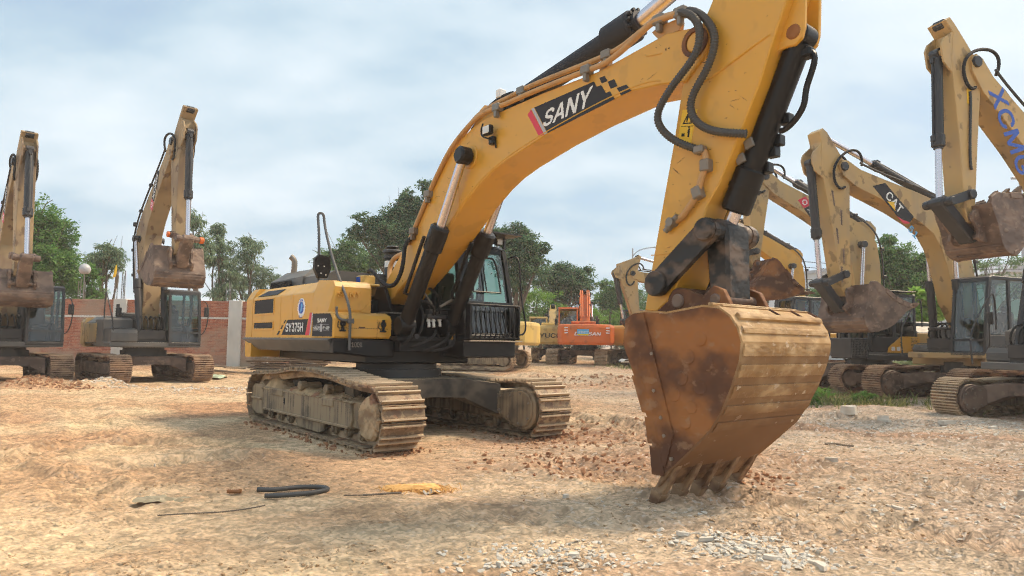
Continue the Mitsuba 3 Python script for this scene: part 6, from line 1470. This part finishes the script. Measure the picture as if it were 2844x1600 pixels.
def fibres(n, L, seed, spread, lean=0.8):
    r = np.random.default_rng(seed)
    ms = []
    for i in range(n):
        o = r.normal(size=2) * spread
        t = r.uniform(0, 6.28)
        d = np.array([math.cos(t), math.sin(t)])
        h = r.uniform(0.3, 1) * L
        p = [(o[0], o[1], 0), (o[0] + d[0] * h * 0.4, o[1] + d[1] * h * 0.4, h * 0.35), (o[0] + d[0] * h, o[1] + d[1] * h, h * 0.12)]
        ms.append(tube(p, [0.006, 0.005, 0.002], 3, False))
    return cat_(*ms)


mat('straw', principled(proc(lambda p, n, uv: mix((0.50, 0.25, 0.07), (0.72, 0.46, 0.18), noise(p.x * 40, p.y * 40, p.z * 40))), 0.9))
k = thing('straw_tuft', 'orange tuft of loose fibre lying on the dirt right of the rubber hose', 'fibre')
put(k, xf(cat_(fibres(420, 0.15, 4, [0.13, 0.06]), hullp(np.random.default_rng(6).normal(size=(40, 3)) * [0.13, 0.06, 0.025] + [0, 0, 0.02])), place(-0.90, 7.02, 0.1, float(gz(-0.9, 7.02)))), 'straw')


def crumple(w, h, amp, seed):
    xs, ys = np.meshgrid(np.linspace(-1, 1, 18), np.linspace(-1, 1, 12), indexing='ij')
    p = np.stack([xs * 2.5, ys * 2.5, xs * 0 + seed], -1)
    z_ = amp * (meshkit.fbm(p, 3, seed) - 0.35) * 2 * (1 - 0.6 * (xs ** 2 + ys ** 2) / 2)
    q = np.array([[i * 12 + j, (i + 1) * 12 + j, (i + 1) * 12 + j + 1, i * 12 + j + 1] for i in range(17) for j in range(11)])
    e_ = 1 + 0.35 * (meshkit.fbm(p * 0.8 + 9, 2, seed + 1) - 0.5)
    return trimesh.Trimesh(np.stack([xs * w * e_, ys * h * e_, z_ + 0.01], -1).reshape(-1, 3), np.vstack([q[:, [0, 1, 2]], q[:, [0, 2, 3]]]), process=False)


mat('old_plastic', principled((0.33, 0.27, 0.17), 0.45))
mat('cloth_green', principled((0.42, 0.50, 0.36), 0.7))
k = thing('plastic_sheet', 'crumpled dirty plastic sheet half buried in the dirt at left', 'plastic')
put(k, xf(crumple(0.22, 0.10, 0.05, 3), place(-3.15, 6.45, 0.15, float(gz(-3.15, 6.45)))), 'old_plastic')
k = thing('plastic_sheet', 'pale crumpled plastic scrap beside the orange fibre tuft', 'plastic')
put(k, xf(crumple(0.09, 0.06, 0.04, 7), place(-0.76, 6.93, 0.6, float(gz(-0.76, 6.93)) + 0.01)), 'stone_pale')
k = thing('cloth', 'greenish rag lying at the foot of the concrete wall post', 'cloth')
put(k, xf(crumple(0.9, 0.45, 0.18, 12), place(-10.9, 24.6, 0.1, float(gz(-10.9, 24.6)))), 'cloth_green')
k = thing('stick', 'short dark stick lying on the stony ground right of the bucket', 'stick')
put(k, tube(lying([(4.55, 10.2), (4.75, 10.25), (5.0, 10.3)], 0.02), 0.016, 6), 'bark')
k = thing('corrugated_sheet', 'bent sheet of corrugated roofing beside the orange excavator track', 'sheet')
xs, ys = np.meshgrid(np.linspace(0, 2.0, 50), np.linspace(0, 0.9, 4), indexing='ij')
_q = np.array([[i * 4 + j, (i + 1) * 4 + j, (i + 1) * 4 + j + 1, i * 4 + j + 1] for i in range(49) for j in range(3)])
put(k, xf(trimesh.Trimesh(np.stack([xs, ys, 0.05 * np.sin(xs * 12) + 0.6 - 0.2 * (xs - 1) ** 2], -1).reshape(-1, 3), np.vstack([_q[:, [0, 1, 2]], _q[:, [0, 2, 3]]]), process=False), place(5.0, 31.2, 0.1, 0.3)), 'concrete', None, True)

# ------------------------------------------------------------------ plants
LEAF = {'leafy': ((0.072, 0.180, 0.054), (0.204, 0.360, 0.108), 0.15, 0.55, 0.1), 'gum': ((0.120, 0.186, 0.120), (0.288, 0.384, 0.240), 0.24, 0.24, 0.85), 'dark': ((0.066, 0.126, 0.078), (0.168, 0.270, 0.138), 0.19, 0.5, 0.25), 'mid': ((0.078, 0.156, 0.066), (0.216, 0.348, 0.132), 0.17, 0.5, 0.25),
        'bright': ((0.102, 0.216, 0.048), (0.264, 0.444, 0.108), 0.17, 0.35, 0.35), 'lime': ((0.144, 0.300, 0.054), (0.360, 0.564, 0.132), 0.22, 0.7, 0.1), 'pale': ((0.168, 0.228, 0.108), (0.396, 0.468, 0.252), 0.16, 0.5, 0.2), 'sparse': ((0.084, 0.156, 0.060), (0.204, 0.300, 0.120), 0.15, 0.45, 0.2)}


def leaves(r, C, R, n, kind, dens_seed=0):
    lo, hi, size, asp, droop = LEAF[kind]
    sprays = max(10, n // 34)
    d = r.normal(size=(sprays, 3))
    d /= np.linalg.norm(d, axis=1, keepdims=True)
    P = C + d * R * r.uniform(0.2, 1.25, (sprays, 1)) ** 0.7
    k = r.integers(0, sprays, n)
    o = P[k] + r.normal(size=(n, 3)) * np.minimum(R.mean() * 0.22, 0.26) * [1, 1, 0.7]
    L = size * r.uniform(0.6, 1.25, n)
    ax = r.normal(size=(n, 3)) * [1, 1, 0.5] + d[k] * 0.6
    ax[:, 2] -= droop * 1.6
    ax /= np.linalg.norm(ax, axis=1, keepdims=True)
    up = r.normal(size=(n, 3)) * 0.6 + [0, 0, 1.0]
    sd = np.cross(ax, up)
    sd /= np.linalg.norm(sd, axis=1, keepdims=True) + 1e-9
    w = (L * asp * 0.5)[:, None]
    bend = np.cross(sd, ax) * (L * 0.12)[:, None]
    V = np.stack([o, o + ax * L[:, None] * 0.45 + sd * w + bend, o + ax * L[:, None], o + ax * L[:, None] * 0.45 - sd * w + bend], 1)
    t = np.clip(r.random(sprays)[k] * 0.6 + r.random(n) * 0.5, 0, 1)[:, None]
    col = np.array(lo) * (1 - t) + np.array(hi) * t
    return V.reshape(-1, 3), np.repeat(col, 4, 0)


def plant(name, kind, bx_, y, blobs, label, group=None, dens=1.0, trunk=True):
    r = np.random.default_rng(int(abs(bx_) * 100 + y))
    k = thing(name, label, 'tree' if 'tree' in name else 'shrub', group)
    Vs, Cs = [], []
    base = np.array([bx_, y, float(gz(bx_, y)) - 0.1])
    top = max(b[1] for b in blobs)
    tubes = []
    hub = base + [0, 0, 0.45 * (min(b[1] for b in blobs) - base[2]) + 0.3]
    r0 = 0.05 + 0.012 * top
    mid_ = (base + hub) / 2 + [0.08, 0, 0]
    tubes.append(tube(smoothline([base, mid_, hub], 8), np.linspace(r0 * 1.25, r0, 8), 9))
    ctr = np.mean([[b[0], b[1]] for b in blobs], 0)
    if kind not in ('sparse', 'gum', 'lime'):
        blobs = list(blobs) + [(b[0] * .55 + ctr[0] * .45 + r.normal() * .2 * b[2], b[1] * .6 + ctr[1] * .4 - .15 * b[3], b[2] * .9, b[3] * .9) for b in blobs if 'tree' in name]
    for x, z, rx, rz in blobs:
        rx, rz = rx * 1.12, rz * 1.12
        yy = y + r.normal() * 0.35 * rx
        C, R = np.array([x, yy, z]), np.array([rx, rx * 0.9, rz])
        # each blob is broken into a few clumps with gaps between them
        nc = 7 if kind != 'sparse' else 4
        for _ in range(nc):
            d = r.normal(size=3); d /= np.linalg.norm(d)
            c2 = C + d * R * r.uniform(0.3, 0.85)
            v, c = leaves(r, c2, R * r.uniform(0.42, 0.68), int(dens * 250 * (rx * rz) ** 0.75 / (LEAF[kind][2] / 0.18) ** 1.3 * (0.5 if kind in ('sparse',) else 1) * (36.0 / y) ** 0.5) + 30, kind)
            Vs.append(v); Cs.append(c)
        if trunk:
            q = hub + (C - hub) * 0.5 + r.normal(size=3) * 0.12
            tubes.append(tube(smoothline([hub, q, C, C + [r.normal() * rx * 0.5, 0, rz * 0.8]], 12), np.linspace(r0 * 0.62, 0.012, 12), 6, False))
            for _ in range(3 if kind != 'sparse' else 6):
                e_ = C + r.normal(size=3) * R * 0.65
                tubes.append(tube(smoothline([q, (q + e_) / 2 + r.normal(size=3) * 0.08, e_], 7), np.linspace(0.03, 0.008, 7), 5, False))
    if trunk:
        put(key('trunk', k), cat_(*tubes), 'bark', None, True)
    V, C = np.vstack(Vs), np.vstack(Cs)
    i = np.arange(len(V) // 4)[:, None] * 4
    F_ = np.vstack([i + [0, 1, 2], i + [0, 2, 3]])
    put(key('crown', k), trimesh.Trimesh(V, F_, process=False), 'leaf_thin', None, True, color=C)


TREES = [
('broadleaf_tree','leafy',-21.54,32,[(-21.51,6.99,0.83,0.74),(-21.67,5.65,1.16,0.99),(-21.11,4.65,0.99,0.99),(-21.72,3.98,0.99,0.83),(-21.04,6.16,0.66,0.66)]),
('gum_tree','gum',-21.03,36,[(-20.86,6.04,0.56,0.52),(-21.16,5.51,0.78,0.37),(-21.67,5.24,0.56,0.33),(-20.41,5.44,0.46,0.41),(-21.39,4.71,0.45,0.41)]),
('shrub','leafy',-20.86,34,[(-20.9,4.34,0.61,0.49),(-21.27,3.81,0.61,0.53),(-20.32,3.61,0.44,0.44),(-20.74,3.2,0.7,0.35)]),
('gum_tree','gum',-15.33,34,[(-15.67,7.09,0.44,0.49),(-15.37,6.38,0.47,0.53),(-15.96,5.84,0.53,0.44),(-15.24,5.67,0.44,0.35)]),
('gum_tree','gum',-15.50,37,[(-15.68,7.22,0.34,0.38),(-15.55,6.45,0.57,0.61),(-15.99,5.67,0.57,0.57),(-15.15,4.91,0.76,0.73),(-15.33,3.91,0.57,0.57)]),
('gum_tree','gum',-14.28,38,[(-14.3,6.85,0.59,0.47),(-14.45,5.81,1.02,0.74),(-14.95,4.62,0.78,0.74),(-13.78,4.83,0.82,0.69),(-14.17,3.84,0.94,0.59)]),
('broadleaf_tree','dark',-5.94,38,[(-4.7,9.96,0.59,0.55),(-5.87,9.24,0.63,0.59),(-6.43,8.13,1.1,0.71),(-8.01,7.86,0.9,0.47),(-7.0,7.08,1.1,0.59),(-8.55,7.39,0.59,0.43),(-5.23,7.34,1.18,1.1),(-5.45,8.34,0.98,0.9),(-6.18,6.04,1.1,0.59)]),
('broadleaf_tree','mid',-10.50,43,[(-11.02,6.92,0.78,0.53),(-11.67,6.41,0.89,0.71),(-10.13,7.16,1.02,0.75),(-8.55,6.46,1.24,0.8),(-10.31,5.76,1.33,0.8),(-11.97,5.51,1.11,0.62)]),
('broadleaf_tree','dark',0.17,40,[(0.32,7.95,0.62,0.37),(-0.5,7.52,0.83,0.74),(0.75,7.12,0.83,0.74),(-0.06,6.17,1.24,0.95),(1.39,6.25,0.68,0.58),(1.65,6.93,0.41,0.29),(0.37,5.13,1.03,0.74),(-1.03,7.93,0.62,0.41)]),
('broadleaf_tree','dark',3.43,48,[(2.92,6.28,0.99,0.64),(3.46,6.67,0.59,0.35),(1.93,5.64,1.24,0.89),(4.41,6.01,1.19,0.79),(5.11,6.62,0.35,0.2),(4.92,5.44,0.99,0.89),(3.68,4.67,1.49,1.14)]),
('broadleaf_tree','mid',7.75,52,[(7.21,5.94,0.67,0.38),(7.8,5.6,0.91,0.7),(6.95,4.72,1.07,0.97),(8.56,4.83,1.07,1.23),(9.9,4.23,1.34,1.23),(7.49,3.73,1.61,0.97)]),
('shrub','bright',1.69,42,[(1.49,4.09,1.13,0.48),(2.36,3.67,1.04,0.65),(0.95,3.43,1.04,0.78),(1.82,2.95,1.3,0.54)]),
('broadleaf_tree','pale',14.45,40,[(14.46,5.66,0.52,0.45),(14.2,4.82,0.62,0.66),(14.78,4.99,0.52,0.66)]),
('broadleaf_tree','mid',18.80,34,[(18.69,6.72,0.49,0.28),(18.14,6.18,0.6,0.46),(19.01,5.66,1.02,0.7),(17.59,5.42,0.53,0.46),(18.28,4.67,1.16,0.7),(19.89,5.76,0.67,0.53),(20.21,4.7,0.88,0.81),(18.96,3.97,1.33,0.63)]),
('broadleaf_tree','sparse',24.19,36,[(24.62,5.97,0.74,0.33),(23.67,5.73,0.56,0.41),(25.75,6.18,0.74,0.33),(25.33,5.19,0.93,0.41),(23.82,4.74,1.11,0.48),(26.06,4.68,0.93,0.46)]),
('shrub','lime',15.98,27,[(15.83,3.5,0.33,0.22),(16.05,3.12,0.45,0.31),(15.66,2.8,0.39,0.31),(16.46,2.95,0.33,0.31),(15.86,2.44,0.53,0.22)]),
('shrub','mid',17.14,40,[(17.13,4.41,0.93,0.33),(17.96,4.57,0.62,0.41),(16.3,4.13,0.83,0.41)]),
('shrub','bright',5.43,46,[(5.2,3.14,1.19,0.71),(6.39,2.92,1.19,0.71),(7.57,3.06,0.95,0.95)]),
('shrub','mid',10.19,46,[(9.71,3.56,1.66,1.19),(11.37,3.35,1.66,1.19),(13.27,3.5,1.42,1.07)]),
('shrub','bright',-0.52,46,[(-0.49,2.93,1.42,0.95),(0.7,2.6,1.19,0.71)]),
('shrub','pale',18.92,30,[(17.57,0.83,0.62,0.22),(16.65,0.79,0.62,0.19),(18.49,0.82,0.62,0.19)]),
]
TL = ['dense round leaved green tree at far left behind the wall', 'slender gum tree with drooping leaves left of the raised excavator boom', 'low dark shrub at the foot of the slender gum tree behind the wall', 'gum tree behind the hanging brown bucket of the left excavator', 'tall thin gum tree right of the hanging brown bucket', 'bushy gum tree with a yellowish top left of the exhaust pipe',
      'large dark tree behind the lower boom of the main excavator', 'lower lighter tree behind the black mirror and engine hood', 'dark tree rising behind the black cab of the main excavator', 'spreading dark tree behind the orange excavator', 'mid green tree between the orange excavator and the large arm', 'bright green feathery shrub left of the orange cab',
      'small pale leaved tree right of the rusty bucket', 'tall green tree framed under the dark decalled boom', 'sparse tree with bare branches under the raised bucket at right', 'lime green broad leaved shrub beside the far right black cab', 'low green shrub before the white building', 'bright green shrub behind the orange excavator boom', 'dark green hedge mass behind the large arm and bucket', 'bright green shrub behind the pale yellow excavator', 'pale ground shrub seen beneath the right excavators']
for (n_, k_, bx_, y_, bl), lab in zip(TREES, TL):
    plant(n_, k_, bx_, y_, bl, lab, dens=1.0)
rf = np.random.default_rng(77)
for i in range(9):
    x = -3 + i * 4.1
    plant('broadleaf_tree', 'dark', x, 62 + 4 * rf.random(), [(x + rf.normal() * 1.0, 2.6 + 1.3 * rf.random(), 1.9, 1.4), (x + 1.6, 2.0, 1.7, 1.2), (x - 1.4, 2.2, 1.6, 1.2)], f'dark distant tree in the far green line, {ORD[i]} from the left', 'distant trees in the line behind the yard', 0.7)

# grass under the right row
def grass():
    r = np.random.default_rng(9)
    n = 2400
    c = np.array([(7.9, 18.6), (8.9, 18.9), (9.6, 18.2), (10.3, 20.5), (8.3, 20.5), (9.4, 22.0), (11.5, 17.2), (6.9, 19.8), (5.6, 31.5), (7.6, 17.9), (12.3, 16.8)])
    o = c[r.integers(0, len(c), n)] + r.normal(size=(n, 2)) * [0.75, 0.6]
    z = gz(o[:, 0], o[:, 1])
    h = r.uniform(0.08, 0.36, n) * r.uniform(0.5, 1.0, n)
    t = r.uniform(0, 6.28, n)
    w = 0.012 + 0.014 * r.random(n)
    lean = r.normal(size=(n, 2)) * 0.13
    b = np.c_[o, z - 0.02]
    sd = np.c_[np.cos(t) * w, np.sin(t) * w, np.zeros(n)]
    m = b + np.c_[lean * 0.35, h * 0.6]
    V = np.stack([b - sd, b + sd, m + sd * 0.7, m - sd * 0.7, b + np.c_[lean, h]], 1).reshape(-1, 3)
    i = np.arange(n)[:, None] * 5
    q = r.random(n)[:, None]
    C = np.array([0.12, 0.15, 0.05]) * (1 - q) + np.array([0.32, 0.33, 0.13]) * q
    k = put(key('grass'), trimesh.Trimesh(V, np.vstack([i + [0, 1, 2], i + [0, 2, 3], i + [3, 2, 4]]), process=False), 'leaf_thin', None, True, color=np.repeat(C, 5, 0))
    labels[k] = {'label': 'rough green grass growing under and around the right row of excavators', 'category': 'grass', 'kind': 'stuff'}


grass()
for i, (x, y, h) in enumerate(((7.6, 18.0, 0.35), (9.2, 18.4, 0.30), (8.4, 19.2, 0.4))):
    plant('weed', 'bright', x, y, [(x, float(gz(x, y)) + h * 0.5, h * 0.8, h * 0.5)], ('leafy weed beside the right row grass, leftmost', 'leafy weed in the middle of the right row grass', 'leafy weed at the back of the right row grass')[i], 'weeds at the edge of the dirt', 0.8, False)

# ------------------------------------------------------------------ far buildings, poles and wires
k = thing('warehouse', 'white warehouse with a sloping roof seen between the right booms', 'building')
put(key('wall', k), prism([(28.9, 0), (42, 0), (42, 10.6), (28.9, 8.75)], 70, 84), 'siding')
put(key('roof', k), prism([(28.7, 8.7), (42.3, 10.6), (42.3, 10.9), (28.7, 9.0)], 69.7, 84.3), 'silver')
for i in range(3):
    put(key('window', k), bx(30.4 + i * 3.4, 32.2 + i * 3.4, 69.93, 70.0, 6.9, 8.0, 0), 'dark_glass' if False else 'decal_dark')
k = thing('house', 'white house with grey roof lines at the far right edge', 'house')
put(key('wall', k), bx(42.4, 54, 60, 70, 0, 8.2, 0), 'siding')
put(key('roof', k), prism([(42.0, 8.2), (54.4, 8.2), (52, 9.6), (44, 9.2)], 59.6, 70.4), 'silver')
for i in range(3):
    put(key('window', k), bx(43.2 + i * 2.2, 44.4 + i * 2.2, 59.93, 60, 5.9, 7.4, 0), 'decal_dark')
k = thing('street_lamp', 'thin grey street lamp with a curved arm left of the large arm', 'lamp')
put(key('pole', k), tube([(9.53, 55, 0), (9.53, 55, 9.1)], [0.09, 0.05], 8), 'silver')
put(key('arm', k), tube(smoothline([(9.53, 55, 8.4), (9.9, 55, 8.85), (10.5, 55, 9.1), (11.3, 55, 9.2)], 12), 0.04, 6), 'silver')
put(key('lamp_head', k), bx(11.2, 11.9, 54.9, 55.1, 9.16, 9.26, 0.02), 'silver')
k = thing('light_pole', 'tall pale pole rising at the right frame edge', 'pole')
put(key('shaft', k), tube([(29.5, 40, 0), (29.5, 40, 11.4)], [0.13, 0.08], 10), 'silver')
put(key('lamp_head', k), bx(29.0, 29.6, 39.9, 40.1, 11.4, 11.52, 0.02), 'silver')
for i, (za, zb) in enumerate(((6.8, 6.6), (7.3, 7.2), (6.3, 5.9))):
    k = thing('overhead_wire', 'black overhead wire sagging behind the right row of excavators', 'wire', 'overhead wires at right')
    x = np.linspace(17, 40, 24)
    put(k, tube(np.c_[x, np.full(24, 45.0 + i), za + (zb - za) * (x - 17) / 23 - 0.5 * np.sin(np.pi * (x - 17) / 23)], 0.02, 4), 'rubber')

# ------------------------------------------------------------------ moist air over the whole yard
scene['air'] = {'type': 'homogeneous', 'albedo': {'type': 'rgb', 'value': [0.95, 0.955, 0.96]}, 'sigma_t': 0.0014}
scene['haze'] = {'type': 'cube', 'to_world': T4().translate([0, 330, 7]).scale([520, 700, 10]), 'bsdf': {'type': 'null'}, 'interior': {'type': 'ref', 'id': 'air'}}
labels['haze'] = {'kind': 'stuff', 'label': 'thin bright haze of moist air over the yard', 'category': 'haze'}
scene['camera']['medium'] = {'type': 'ref', 'id': 'air'}
